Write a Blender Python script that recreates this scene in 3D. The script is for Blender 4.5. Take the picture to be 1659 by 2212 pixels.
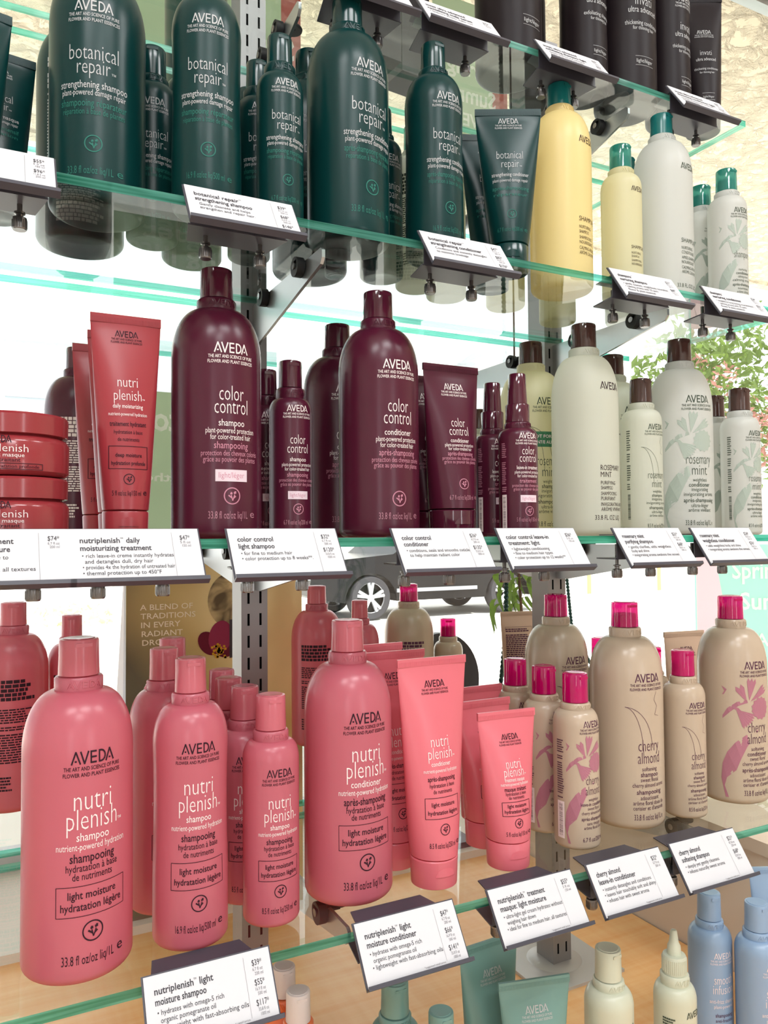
import bpy, bmesh, math, random
from mathutils import Matrix, Vector

for o in list(bpy.data.objects):
    bpy.data.objects.remove(o)
S = bpy.context.scene
C = S.collection
EYE = 1.40                      # camera height above the shop floor

# ------------------------------------------------------------------ camera
cam = bpy.data.cameras.new('camera'); cam_o = bpy.data.objects.new('camera', cam); C.objects.link(cam_o)
cam.sensor_fit = 'HORIZONTAL'; cam.sensor_width = 36.0; cam.lens = 36.0 * 1698.64 / 1659.0
cam.clip_start = 0.02; cam.clip_end = 300
cam_o.matrix_world = Matrix(((0.89024526, -0.00777507, -0.45541512, 0.0),
                             (-0.45541347, -0.03247342, -0.88968762, 0.0),
                             (-0.0078715, 0.99944236, -0.03245017, EYE),
                             (0, 0, 0, 1)))
S.camera = cam_o

# ------------------------------------------------------------------ view, sky, sun, shop lamps, added highlight lamps
S.view_settings.view_transform = 'Standard'; S.view_settings.look = 'None'
S.view_settings.exposure = 0.0; S.view_settings.gamma = 1.0
S.view_settings.use_curve_mapping = False
S.cycles.transparent_max_bounces = 24
S.cycles.max_bounces = 8
S.cycles.diffuse_bounces = 4
S.cycles.caustics_reflective = False
S.cycles.caustics_refractive = False
S.cycles.sample_clamp_indirect = 4.0
world = bpy.data.worlds.new('World'); S.world = world; world.use_nodes = True
bg = world.node_tree.nodes['Background']
bg.inputs['Color'].default_value = (0.93, 0.97, 1.0, 1); bg.inputs['Strength'].default_value = 2.2

def lamp(name, kind, energy, loc, rot=(0, 0, 0), color=(1, 1, 1), **kw):
    l = bpy.data.lights.new(name, kind); l.energy = energy; l.color = color
    for k, v in kw.items(): setattr(l, k, v)
    o = bpy.data.objects.new(name, l); C.objects.link(o)
    o.location = (loc[0], loc[1], loc[2] + EYE); o.rotation_euler = rot
    return o
lamp('sun', 'SUN', 9.0, (0, 0, 8), (math.radians(26), math.radians(20), 0), (1, 0.95, 0.86), angle=0.01)
for i, (x, y, e) in enumerate(((-0.75, -0.75, 24), (0.55, -0.75, 24), (-0.1, -1.9, 26), (1.9, -0.55, 20))):
    lamp('ceiling_panel_light', 'AREA', e, (x, y, 1.82), (math.radians(14 if i < 2 else 0), 0, 0), (0.97, 0.985, 1.0), shape='RECTANGLE', size=0.8, size_y=0.4)

for i, (x, e) in enumerate(((-1.35, 10), (1.35, 10))):           # unseen tall lamps added for upright highlights on the caps
    lamp('cap_highlight_light', 'AREA', e, (x, -2.86, 0.15), (math.radians(-90), 0, math.radians(180)), (0.95, 0.98, 1.0), shape='RECTANGLE', size=0.28, size_y=1.7)

# ------------------------------------------------------------------ materials
def lin(c):
    return tuple(((v / 255) / 12.92 if v / 255 <= 0.04045 else ((v / 255 + 0.055) / 1.055) ** 2.4) for v in c)
def newmat(name):
    m = bpy.data.materials.new(name); m.use_nodes = True
    nt = m.node_tree
    return m, nt, nt.nodes['Principled BSDF'], nt.nodes['Material Output']
MATS = {}
def plastic(name, rgb, rough=0.38, spec=0.5, trans=0.0, tcol=None, bump=0.0, metal=0.0, coat=0.0):
    m, nt, p, out = newmat(name)
    p.inputs['Base Color'].default_value = (*lin(rgb), 1); p.inputs['Roughness'].default_value = rough
    p.inputs['Specular IOR Level'].default_value = spec; p.inputs['Metallic'].default_value = metal
    p.inputs['Coat Weight'].default_value = coat; p.inputs['Coat Roughness'].default_value = 0.08
    if bump:
        n = nt.nodes.new('ShaderNodeTexNoise'); n.inputs['Scale'].default_value = 260; n.inputs['Detail'].default_value = 3
        b = nt.nodes.new('ShaderNodeBump'); b.inputs['Strength'].default_value = bump; b.inputs['Distance'].default_value = 0.001
        nt.links.new(n.outputs['Fac'], b.inputs['Height']); nt.links.new(b.outputs['Normal'], p.inputs['Normal'])
    if trans:
        t = nt.nodes.new('ShaderNodeBsdfTranslucent'); t.inputs['Color'].default_value = (*lin(tcol or rgb), 1)
        mx = nt.nodes.new('ShaderNodeMixShader'); mx.inputs[0].default_value = trans
        nt.links.new(p.outputs[0], mx.inputs[1]); nt.links.new(t.outputs[0], mx.inputs[2]); nt.links.new(mx.outputs[0], out.inputs['Surface'])
    MATS[name] = m
    return m
def glassy(name, rgb, f0=0.04, opacity=0.0, body=None, rough=0.0):
    """thin clear sheet: tinted see-through plus mirror reflection that grows at grazing angles"""
    m, nt, p, out = newmat(name)
    nt.nodes.remove(p)
    tr = nt.nodes.new('ShaderNodeBsdfTransparent'); tr.inputs['Color'].default_value = (*rgb, 1)
    gl = nt.nodes.new('ShaderNodeBsdfGlossy'); gl.inputs['Roughness'].default_value = rough
    lw = nt.nodes.new('ShaderNodeLayerWeight'); lw.inputs['Blend'].default_value = 0.5
    pw = nt.nodes.new('ShaderNodeMath'); pw.operation = 'POWER'; pw.inputs[1].default_value = 5
    ma = nt.nodes.new('ShaderNodeMath'); ma.operation = 'MULTIPLY_ADD'; ma.inputs[1].default_value = 1 - f0; ma.inputs[2].default_value = f0
    mx = nt.nodes.new('ShaderNodeMixShader')
    nt.links.new(lw.outputs['Facing'], pw.inputs[0]); nt.links.new(pw.outputs[0], ma.inputs[0]); nt.links.new(ma.outputs[0], mx.inputs[0])
    src = tr
    if opacity:
        d = nt.nodes.new('ShaderNodeBsdfDiffuse'); d.inputs['Color'].default_value = (*lin(body), 1)
        t2 = nt.nodes.new('ShaderNodeBsdfTranslucent'); t2.inputs['Color'].default_value = (*lin(body), 1)
        a = nt.nodes.new('ShaderNodeMixShader'); a.inputs[0].default_value = 0.5
        nt.links.new(d.outputs[0], a.inputs[1]); nt.links.new(t2.outputs[0], a.inputs[2])
        b = nt.nodes.new('ShaderNodeMixShader'); b.inputs[0].default_value = opacity
        nt.links.new(tr.outputs[0], b.inputs[1]); nt.links.new(a.outputs[0], b.inputs[2]); src = b
    nt.links.new(src.outputs[0], mx.inputs[1]); nt.links.new(gl.outputs[0], mx.inputs[2]); nt.links.new(mx.outputs[0], out.inputs['Surface'])
    MATS[name] = m
    return m

plastic('pink', (202, 112, 128), 0.26, 0.5, 0.28, (255, 62, 88))
plastic('pink_cap', (210, 116, 130), 0.2, 0.5, 0.25, (255, 70, 94))
plastic('pink_tube', (234, 124, 138), 0.28, 0.5, 0.22, (255, 84, 106))
plastic('tan', (194, 175, 154), 0.26, 0.5, 0.08)
plastic('tan_tube', (214, 186, 164), 0.35, 0.5, 0.18)
glassy('magenta_cap', (0.92, 0.08, 0.5), 0.05, 0.55, (240, 12, 150), 0.05)
plastic('magenta_plug', (184, 16, 116), 0.35)
plastic('burgundy', (78, 23, 44), 0.27, 0.36)
plastic('burgundy_cap', (76, 22, 42), 0.1, 0.5, coat=0.3)
plastic('red', (160, 54, 63), 0.28, 0.5, 0.10, (230, 40, 54))
plastic('red_jar', (146, 50, 56), 0.18, 0.45, 0.03, coat=0.15)
plastic('green', (6, 50, 50), 0.28, 0.26)
plastic('green_cap', (7, 52, 52), 0.18, 0.4)
plastic('yellow', (248, 232, 172), 0.32, 0.45, 0.42, (255, 240, 184))
plastic('paleyellow', (234, 230, 196), 0.36, 0.45, 0.45, (240, 236, 200))
plastic('frost', (226, 228, 216), 0.38, 0.45, 0.45, (236, 238, 226))
plastic('frostwhite', (222, 224, 220), 0.38, 0.45, 0.4, (230, 232, 228))
glassy('teal_cap', (0.45, 0.85, 0.80), 0.05, 0.6, (70, 168, 156), 0.06)
plastic('teal_plug', (60, 140, 134), 0.3)
plastic('teal_cap_solid', (20, 104, 104), 0.22)
glassy('brown_cap', (0.16, 0.07, 0.06), 0.06, 0.78, (106, 74, 68), 0.05)
plastic('invati', (28, 21, 24), 0.42, 0.16)
plastic('sky', (142, 168, 198), 0.3, 0.5)
plastic('sage', (198, 202, 182), 0.32, 0.5)
plastic('seafoam', (112, 152, 146), 0.32, 0.5)
plastic('orange', (222, 110, 60), 0.3, 0.5)
plastic('whitecap', (236, 226, 224), 0.25, 0.5, 0.3)
plastic('ink_dark', (48, 24, 36), 0.6, 0.2)
plastic('ink_plum', (84, 44, 70), 0.6, 0.2)
plastic('ink_white', (236, 222, 222), 0.5, 0.2)
plastic('ink_grey', (190, 192, 194), 0.5, 0.2)
plastic('ink_teal', (44, 114, 102), 0.5, 0.2)
plastic('ink_green', (62, 74, 62), 0.6, 0.2)
plastic('ink_rose', (196, 132, 152), 0.5, 0.2)
plastic('ink_pinkgrey', (180, 124, 140), 0.6, 0.2)
plastic('print_rose', (172, 112, 128), 0.5, 0.3)
plastic('print_grey', (166, 178, 168), 0.5, 0.3)
plastic('sticker', (226, 206, 216), 0.5, 0.3)
plastic('band_green', (66, 128, 92), 0.5, 0.3)
plastic('card', (226, 227, 232), 0.65, 0.2, 0.12)
plastic('card_ink', (74, 72, 78), 0.7, 0.1)
plastic('card_grey', (134, 132, 138), 0.7, 0.1)
plastic('holder', (70, 70, 80), 0.36, 0.4)
plastic('steel', (176, 178, 180), 0.32, 0.5, metal=0.85)
plastic('screw', (120, 118, 118), 0.25, 0.5, metal=0.9)
plastic('post_paint', (150, 149, 150), 0.4, 0.5, metal=0.3)
plastic('slot_shade', (16, 15, 16), 0.9, 0.1)
plastic('rubber', (28, 28, 30), 0.55, 0.3)
plastic('cream_wall', (226, 208, 190), 0.75, 0.2)
plastic('white_wall', (232, 230, 226), 0.8, 0.2)
plastic('sill_white', (236, 226, 218), 0.6, 0.3)
plastic('black_disc', (44, 46, 54), 0.4, 0.4)
plastic('car_paint', (16, 17, 20), 0.22, 0.28)
plastic('car_trim', (150, 154, 160), 0.3, 0.5)
plastic('tyre', (62, 62, 66), 0.8, 0.2)
plastic('rim', (200, 202, 206), 0.25, 0.5, metal=0.6)
plastic('window_dark', (70, 82, 94), 0.08, 0.6)
plastic('asphalt', (226, 224, 220), 0.9, 0.1)
plastic('pavement', (240, 236, 228), 0.9, 0.1)
plastic('bld_white', (244, 242, 238), 0.8, 0.2)
plastic('bld_glass', (178, 190, 200), 0.15, 0.5)
plastic('bld_yellow', (250, 205, 110), 0.7, 0.2)
plastic('leaf', (94, 116, 60), 0.5, 0.3, 0.35, (130, 160, 70))
plastic('leaf_pink', (176, 126, 116), 0.5, 0.3, 0.3)
plastic('bark', (110, 86, 74), 0.9, 0.1)
plastic('terracotta', (190, 120, 90), 0.8, 0.1)
plastic('cable_green', (34, 66, 58), 0.5, 0.3)
plastic('poster_green', (172, 188, 164), 0.6, 0.2, 0.55, (192, 204, 182))
plastic('poster_white', (245, 245, 240), 0.6, 0.2, 0.55)
plastic('poster_rose', (205, 122, 112), 0.6, 0.2, 0.5)
plastic('poster_pink', (246, 206, 216), 0.6, 0.2, 0.3)
plastic('poster_mint', (170, 230, 212), 0.6, 0.2, 0.3)
plastic('board_white', (240, 238, 246), 0.6, 0.2, 0.3)
plastic('plate_paint', (196, 194, 192), 0.4, 0.5, metal=0.2)
plastic('flower_pale', (246, 232, 190), 0.6, 0.2, 0.4)
plastic('board_ink', (255, 244, 226), 0.6, 0.2)
plastic('petal', (108, 24, 50), 0.6, 0.2)
plastic('petal_light', (150, 50, 84), 0.6, 0.2)
plastic('stamen', (214, 160, 40), 0.6, 0.2)
plastic('dropper', (60, 48, 54), 0.4, 0.3)
glassy('window_glass', (0.985, 0.995, 0.99), 0.04)
glassy('shelf_glass', (0.955, 0.985, 0.97), 0.045)

def edge_glass():
    m, nt, p, out = newmat('glass_edge')
    p.inputs['Roughness'].default_value = 0.06
    tc = nt.nodes.new('ShaderNodeTexCoord')
    mp = nt.nodes.new('ShaderNodeMapping'); mp.inputs['Scale'].default_value = (7, 7, 260)
    n = nt.nodes.new('ShaderNodeTexNoise'); n.inputs['Scale'].default_value = 1.0; n.inputs['Detail'].default_value = 2
    cr = nt.nodes.new('ShaderNodeValToRGB')
    cr.color_ramp.elements[0].position = 0.34; cr.color_ramp.elements[0].color = (*lin((34, 140, 112)), 1)
    cr.color_ramp.elements[1].position = 0.68; cr.color_ramp.elements[1].color = (*lin((150, 244, 224)), 1)
    nt.links.new(tc.outputs['Object'], mp.inputs['Vector']); nt.links.new(mp.outputs[0], n.inputs['Vector']); nt.links.new(n.outputs['Fac'], cr.inputs[0])
    nt.links.new(cr.outputs[0], p.inputs['Base Color'])
    t = nt.nodes.new('ShaderNodeBsdfTranslucent'); nt.links.new(cr.outputs[0], t.inputs['Color'])
    tp = nt.nodes.new('ShaderNodeBsdfTransparent'); tp.inputs['Color'].default_value = (0.26, 0.84, 0.70, 1)
    m0 = nt.nodes.new('ShaderNodeMixShader'); m0.inputs[0].default_value = 0.5
    mx = nt.nodes.new('ShaderNodeMixShader'); mx.inputs[0].default_value = 0.80
    nt.links.new(t.outputs[0], m0.inputs[1]); nt.links.new(tp.outputs[0], m0.inputs[2])
    nt.links.new(p.outputs[0], mx.inputs[1]); nt.links.new(m0.outputs[0], mx.inputs[2]); nt.links.new(mx.outputs[0], out.inputs['Surface'])
    MATS['glass_edge'] = m
edge_glass()

def wood():
    m, nt, p, out = newmat('wood')
    tc = nt.nodes.new('ShaderNodeTexCoord')
    mp = nt.nodes.new('ShaderNodeMapping'); mp.inputs['Scale'].default_value = (2.2, 34, 34)
    n = nt.nodes.new('ShaderNodeTexNoise'); n.inputs['Scale'].default_value = 1.6; n.inputs['Detail'].default_value = 6; n.inputs['Roughness'].default_value = 0.6
    mp2 = nt.nodes.new('ShaderNodeMapping'); mp2.inputs['Scale'].default_value = (60, 5, 5)
    n2 = nt.nodes.new('ShaderNodeTexNoise'); n2.inputs['Scale'].default_value = 1.2; n2.inputs['Detail'].default_value = 3
    cr = nt.nodes.new('ShaderNodeValToRGB')
    cr.color_ramp.elements[0].position = 0.3; cr.color_ramp.elements[0].color = (*lin((244, 174, 108)), 1)
    cr.color_ramp.elements[1].position = 0.72; cr.color_ramp.elements[1].color = (*lin((255, 210, 152)), 1)
    mx = nt.nodes.new('ShaderNodeMix'); mx.data_type = 'FLOAT'; mx.inputs[0].default_value = 0.3
    for a, b in ((mp, n), (mp2, n2)):
        nt.links.new(tc.outputs['Object'], a.inputs['Vector']); nt.links.new(a.outputs[0], b.inputs['Vector'])
    nt.links.new(n.outputs['Fac'], mx.inputs[2]); nt.links.new(n2.outputs['Fac'], mx.inputs[3]); nt.links.new(mx.outputs[0], cr.inputs[0])
    nt.links.new(cr.outputs[0], p.inputs['Base Color']); p.inputs['Roughness'].default_value = 0.42
    MATS['wood'] = m
wood()

def stucco():
    m, nt, p, out = newmat('stucco')
    p.inputs['Base Color'].default_value = (*lin((234, 222, 198)), 1); p.inputs['Roughness'].default_value = 0.9; p.inputs['Specular IOR Level'].default_value = 0.1
    tc = nt.nodes.new('ShaderNodeTexCoord')
    n = nt.nodes.new('ShaderNodeTexNoise'); n.inputs['Scale'].default_value = 14; n.inputs['Detail'].default_value = 6; n.inputs['Roughness'].default_value = 0.62; n.inputs['Distortion'].default_value = 0.6
    cr = nt.nodes.new('ShaderNodeValToRGB'); cr.color_ramp.elements[0].position = 0.42; cr.color_ramp.elements[1].position = 0.62
    b = nt.nodes.new('ShaderNodeBump'); b.inputs['Strength'].default_value = 1.0; b.inputs['Distance'].default_value = 0.015
    nt.links.new(tc.outputs['Object'], n.inputs['Vector']); nt.links.new(n.outputs['Fac'], cr.inputs[0]); nt.links.new(cr.outputs[0], b.inputs['Height']); nt.links.new(b.outputs['Normal'], p.inputs['Normal'])
    MATS['stucco'] = m
stucco()

def poster_art():
    """warm golden backdrop print of the counter board"""
    m, nt, p, out = newmat('board_print')
    tc = nt.nodes.new('ShaderNodeTexCoord')
    n = nt.nodes.new('ShaderNodeTexNoise'); n.inputs['Scale'].default_value = 5; n.inputs['Detail'].default_value = 1.5
    cr = nt.nodes.new('ShaderNodeValToRGB')
    e = cr.color_ramp.elements
    e[0].position = 0.1; e[0].color = (*lin((104, 98, 78)), 1); e[1].position = 0.72; e[1].color = (*lin((248, 226, 170)), 1)
    x = e.new(0.5); x.color = (*lin((206, 180, 120)), 1)
    sx = nt.nodes.new('ShaderNodeSeparateXYZ'); nt.links.new(tc.outputs['Object'], sx.inputs[0])
    mr = nt.nodes.new('ShaderNodeMapRange'); mr.inputs[1].default_value = 0.22; mr.inputs[2].default_value = 0.46; mr.inputs[3].default_value = 0.1; mr.inputs[4].default_value = 0.85; mr.clamp = True
    nt.links.new(sx.outputs[0], mr.inputs[0])
    mz = nt.nodes.new('ShaderNodeMapRange'); mz.inputs[1].default_value = 0.30; mz.inputs[2].default_value = 0.56; mz.inputs[3].default_value = -0.30; mz.inputs[4].default_value = 0.06; mz.clamp = True
    nt.links.new(sx.outputs[2], mz.inputs[0])
    ad = nt.nodes.new('ShaderNodeMath'); ad.operation = 'ADD'; nt.links.new(mr.outputs[0], ad.inputs[0]); nt.links.new(mz.outputs[0], ad.inputs[1])
    ml = nt.nodes.new('ShaderNodeMath'); ml.operation = 'MULTIPLY_ADD'; ml.inputs[1].default_value = 0.5; nt.links.new(n.outputs['Fac'], ml.inputs[0]); nt.links.new(ad.outputs[0], ml.inputs[2])
    sb = nt.nodes.new('ShaderNodeMath'); sb.operation = 'SUBTRACT'; sb.inputs[1].default_value = 0.18; nt.links.new(ml.outputs[0], sb.inputs[0])
    nt.links.new(tc.outputs['Object'], n.inputs['Vector']); nt.links.new(sb.outputs[0], cr.inputs[0]); nt.links.new(cr.outputs[0], p.inputs['Base Color'])
    p.inputs['Roughness'].default_value = 0.55
    MATS['board_print'] = m
poster_art()

# ------------------------------------------------------------------ mesh helpers
class MB:
    def __init__(s): s.v = []; s.f = []; s.m = []; s.sm = []
    def add(s, verts, faces, mat=0, smooth=False):
        n = len(s.v); s.v += [tuple(p) for p in verts]
        for f in faces: s.f.append(tuple(n + i for i in f)); s.m.append(mat); s.sm.append(smooth)
    def box(s, x0, x1, y0, y1, z0, z1, mat=0):
        s.add([(x, y, z) for z in (z0, z1) for y in (y0, y1) for x in (x0, x1)],
              [(0, 2, 3, 1), (4, 5, 7, 6), (0, 1, 5, 4), (2, 6, 7, 3), (0, 4, 6, 2), (1, 3, 7, 5)], mat)
    def lathe(s, prof, n=40, mat=0, smooth=True, cx=0, cy=0, closed=True):
        base = len(s.v); k = len(prof)
        vs = [(cx + r * math.cos(2 * math.pi * j / n), cy + r * math.sin(2 * math.pi * j / n), z) for r, z in prof for j in range(n)]
        fs = [(i * n + j, i * n + (j + 1) % n, (i + 1) * n + (j + 1) % n, (i + 1) * n + j) for i in range(k - 1) for j in range(n)]
        s.add(vs, fs, mat, smooth)
        if closed:
            s.add([vs[j] for j in range(n)][::-1], [tuple(range(n))], mat)
            s.add([vs[(k - 1) * n + j] for j in range(n)], [tuple(range(n))], mat)
    def prism(s, pts, axis, a, b, mat=0):
        """polygon pts (p,q) swept along axis 'x','y' or 'z' from a to b"""
        def mk(p, q, t): return {'x': (t, p, q), 'y': (p, t, q), 'z': (p, q, t)}[axis]
        n = len(pts)
        s.add([mk(p, q, a) for p, q in pts] + [mk(p, q, b) for p, q in pts],
              [tuple(range(n))[::-1], tuple(range(n, 2 * n))] + [(i, (i + 1) % n, n + (i + 1) % n, n + i) for i in range(n)], mat)
    def rod(s, a, b, r, n=12, mat=0, r2=None):
        a = Vector(a); b = Vector(b); d = (b - a).normalized(); u = d.orthogonal().normalized(); w = d.cross(u)
        r2 = r if r2 is None else r2
        vs = [tuple(a + (u * math.cos(2 * math.pi * j / n) + w * math.sin(2 * math.pi * j / n)) * r) for j in range(n)]
        vs += [tuple(b + (u * math.cos(2 * math.pi * j / n) + w * math.sin(2 * math.pi * j / n)) * r2) for j in range(n)]
        s.add(vs, [(j, (j + 1) % n, n + (j + 1) % n, n + j) for j in range(n)], mat, True)
        s.add(vs[:n][::-1], [tuple(range(n))], mat); s.add(vs[n:], [tuple(range(n))], mat)
    def mesh(s, name, mats):
        me = bpy.data.meshes.new(name); me.from_pydata(s.v, [], s.f); me.update()
        for m in mats: me.materials.append(MATS[m])
        me.polygons.foreach_set('material_index', s.m); me.polygons.foreach_set('use_smooth', s.sm)
        bm = bmesh.new(); bm.from_mesh(me); bmesh.ops.remove_doubles(bm, verts=bm.verts, dist=1e-7)
        bmesh.ops.recalc_face_normals(bm, faces=bm.faces) if not getattr(s, 'flat', False) else None
        bm.to_mesh(me); bm.free()
        if any(s.sm): me.set_sharp_from_angle(angle=math.radians(38))
        return me
def link(name, me, parent=None, loc=None, rz=0.0):
    o = bpy.data.objects.new(name, me); C.objects.link(o)
    if parent is not None: o.parent = parent
    if loc is not None: o.location = loc
    if rz: o.rotation_euler = (0, 0, rz)
    return o
def tag(o, label, cat, group=None, kind=None):
    if label: o['label'] = label
    if cat: o['category'] = cat
    if group: o['group'] = group
    if kind: o['kind'] = kind
    return o
def thing(name, label, cat, loc, rz=0.0, group=None, tilt=None):
    o = bpy.data.objects.new(name, None); C.objects.link(o); o.empty_display_size = 0.02
    o.location = (loc[0], loc[1], loc[2] + EYE); o.rotation_euler = (tilt or 0, 0, rz)
    return tag(o, label, cat, group)
def struct(name, mb, mats):
    o = link(name, mb.mesh(name, mats), None, (0, 0, EYE)); o['kind'] = 'structure'; return o

# ------------------------------------------------------------------ lettering
_tc = {}
def glyphs(txt, bold):
    key = (txt, bold)
    if key not in _tc:
        cu = bpy.data.curves.new('t', 'FONT'); cu.body = txt; cu.size = 1.0; cu.resolution_u = 2; cu.offset = bold
        ob = bpy.data.objects.new('t', cu); me = ob.to_mesh()
        vs = [(v.co.x, v.co.y) for v in me.vertices]; fs = [tuple(p.vertices) for p in me.polygons]
        ob.to_mesh_clear(); bpy.data.objects.remove(ob); bpy.data.curves.remove(cu)
        x0 = min((v[0] for v in vs), default=0); x1 = max((v[0] for v in vs), default=1)
        _tc[key] = ([(x - x0, y) for x, y in vs], fs, max(x1 - x0, 1e-6))
    return _tc[key]
def stroke(p, q, w):
    dx, dy = q[0] - p[0], q[1] - p[1]; L = math.hypot(dx, dy); nx, ny = -dy / L * w / 2, dx / L * w / 2
    return [(p[0] + nx, p[1] + ny), (p[0] - nx, p[1] - ny), (q[0] - nx, q[1] - ny), (q[0] + nx, q[1] + ny)]
def logo():
    """the spaced capitals at the top of every label, open A's with a short inner bar"""
    q = []
    def A(x): q.extend([stroke((x, 0), (x + 0.42, 1), 0.15), stroke((x + 0.40, 1), (x + 0.84, 0), 0.15), stroke((x + 0.30, 0.24), (x + 0.50, 0.24), 0.14)])
    A(0.0)
    q.extend([stroke((0.86, 1), (1.24, 0), 0.15), stroke((1.22, 0), (1.62, 1), 0.15)])
    q.append(stroke((1.86, 0), (1.86, 1), 0.15))
    for y in (0.07, 0.5, 0.93): q.append(stroke((1.86, y), (2.40, y), 0.14))
    q.append(stroke((2.68, 0), (2.68, 1), 0.15))
    pts = [(2.68, 0.93)] + [(2.86 + 0.42 * math.cos(a), 0.5 + 0.43 * math.sin(a)) for a in [math.pi / 2 - i * math.pi / 8 for i in range(9)]] + [(2.68, 0.07)]
    for a, b in zip(pts, pts[1:]): q.append(stroke(a, b, 0.15))
    A(3.36)
    vs = []; fs = []
    for k in q: fs.append(tuple(range(len(vs), len(vs) + 4))); vs += k
    return vs, fs, 4.20
LOGO = logo()
def ring(cx, cz, r, w, n=28):
    vs = [(cx + rr * math.cos(2 * math.pi * i / n), cz + rr * math.sin(2 * math.pi * i / n)) for i in range(n) for rr in (r - w / 2, r + w / 2)]
    return vs, [(2 * i, 2 * i + 1, 2 * ((i + 1) % n) + 1, 2 * ((i + 1) % n)) for i in range(n)]
def flower_icon(cx, cz, r):
    out = [ring(cx, cz, r, r * 0.14)]
    P = lambda x, y: (cx + x * r, cz + y * r)
    for a, b, w in (((0.05, -0.6), (-0.12, 0.12), 0.12), ((0.05, -0.6), (0.32, 0.16), 0.12), ((-0.02, -0.25), (-0.48, 0.08), 0.18), ((0.14, -0.3), (0.46, -0.02), 0.16),
                    ((-0.26, 0.26), (0.02, 0.3), 0.2), ((-0.2, 0.42), (0.0, 0.36), 0.16), ((0.2, 0.34), (0.5, 0.42), 0.24), ((0.3, 0.54), (0.52, 0.5), 0.14)):
        k = stroke(P(*a), P(*b), w * r); out.append((k, [(0, 1, 2, 3)]))
    return out
def strip(pa, pb, n=6):
    """filled shape between two equally long polylines, cut fine enough to wrap a round body"""
    vs = []; fs = []
    for a, b in zip(pa, pb):
        vs += [(a[0] + (b[0] - a[0]) * k / n, a[1] + (b[1] - a[1]) * k / n) for k in range(n + 1)]
    for i in range(len(pa) - 1):
        for k in range(n): fs.append((i * (n + 1) + k, i * (n + 1) + k + 1, (i + 1) * (n + 1) + k + 1, (i + 1) * (n + 1) + k))
    return vs, fs
def poly(pts, w):
    out = []
    for a, b in zip(pts, pts[1:]):
        if math.hypot(a[0] - b[0], a[1] - b[1]) > 1e-6: out.append((stroke(a, b, w), [(0, 1, 2, 3)]))
    return out
def frame(x0, x1, z0, z1, w):
    n = 12; xs = [x0 + (x1 - x0) * i / n for i in range(n + 1)]
    return poly([(x, z0) for x in xs], w) + poly([(x, z1) for x in xs], w) + poly([(x0, z0), (x0, z1)], w) + poly([(x1, z0), (x1, z1)], w)
def rect(x0, x1, z0, z1, n=8):
    xs = [x0 + (x1 - x0) * i / n for i in range(n + 1)]
    return strip([(x, z0) for x in xs], [(x, z1) for x in xs], 1)
def text(txt, cx, z, w, em, bold=0.0, align='c', mirror=False):
    """txt set to width w, letters em tall, baseline z, centred on (or starting at) cx"""
    if '™' in txt and len(txt) > 1:
        a, b = txt.split('™'); n = max(len(txt) - 0.4, 1); x0 = cx - w / 2 if align == 'c' else cx
        wa = w * len(a) / n; wt = min(em * 0.5, w / n); out = [text(a, x0, z, wa, em, bold, 'l'), text('TM', x0 + wa + w * 0.1 / n, z + em * 0.52, wt * 0.9, em * 0.28, 0, 'l')]
        if b.strip(): out.append(text(b.strip(), x0 + wa + w * 1.9 / n, z, w * (len(b) - 1.7) / n, em, bold, 'l'))
        vs = []; fs = []
        for v2, f2 in out: fs += [tuple(i + len(vs) for i in f) for f in f2]; vs = vs + list(v2)
        return vs, fs
    vs, fs, W = glyphs(txt, bold)
    k = w / W; x0 = cx - w / 2 if align == 'c' else cx
    if mirror: return [(2 * cx - (x0 + x * k), z + y * em) for x, y in vs], [f[::-1] for f in fs]
    return [(x0 + x * k, z + y * em) for x, y in vs], fs
def logo_at(cx, z, w, h):
    vs, fs, W = LOGO
    return [(cx - w / 2 + x * w / W, z + y * h) for x, y in vs], fs
def bars(x0, x1, z0, z1, n, seed, fill=0.6):
    """rows of tiny unreadable words"""
    r = random.Random(seed); out = []; step = (z1 - z0) / n
    for i in range(n):
        if r.random() < 0.07: continue
        z = z1 - (i + 0.5) * step; x = x0; end = x0 + (x1 - x0) * r.uniform(0.72, 1.0)
        while x < end:
            w = r.uniform(0.05, 0.14) * (x1 - x0); e = min(x + w, end)
            out.append(rect(x, e, z - step * fill / 2, z + step * fill / 2, 2)); x = e + 0.018 * (x1 - x0)
    return out

# a label is a list of (ink, [(verts, faces), ...]); wrap() lays it on a body
def wrap(name, label, fun):
    mb = MB(); mb.flat = True; inks = []
    for ink, shapes in [e[:2] for e in label]:
        if ink not in inks: inks.append(ink)
        mi = inks.index(ink)
        for vs, fs in shapes: mb.add([fun(u, z) for u, z in vs], fs, mi)
    me = bpy.data.meshes.new(name); me.from_pydata(mb.v, [], mb.f); me.update()
    for k in inks: me.materials.append(MATS[k])
    me.polygons.foreach_set('material_index', mb.m)
    return me

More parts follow.
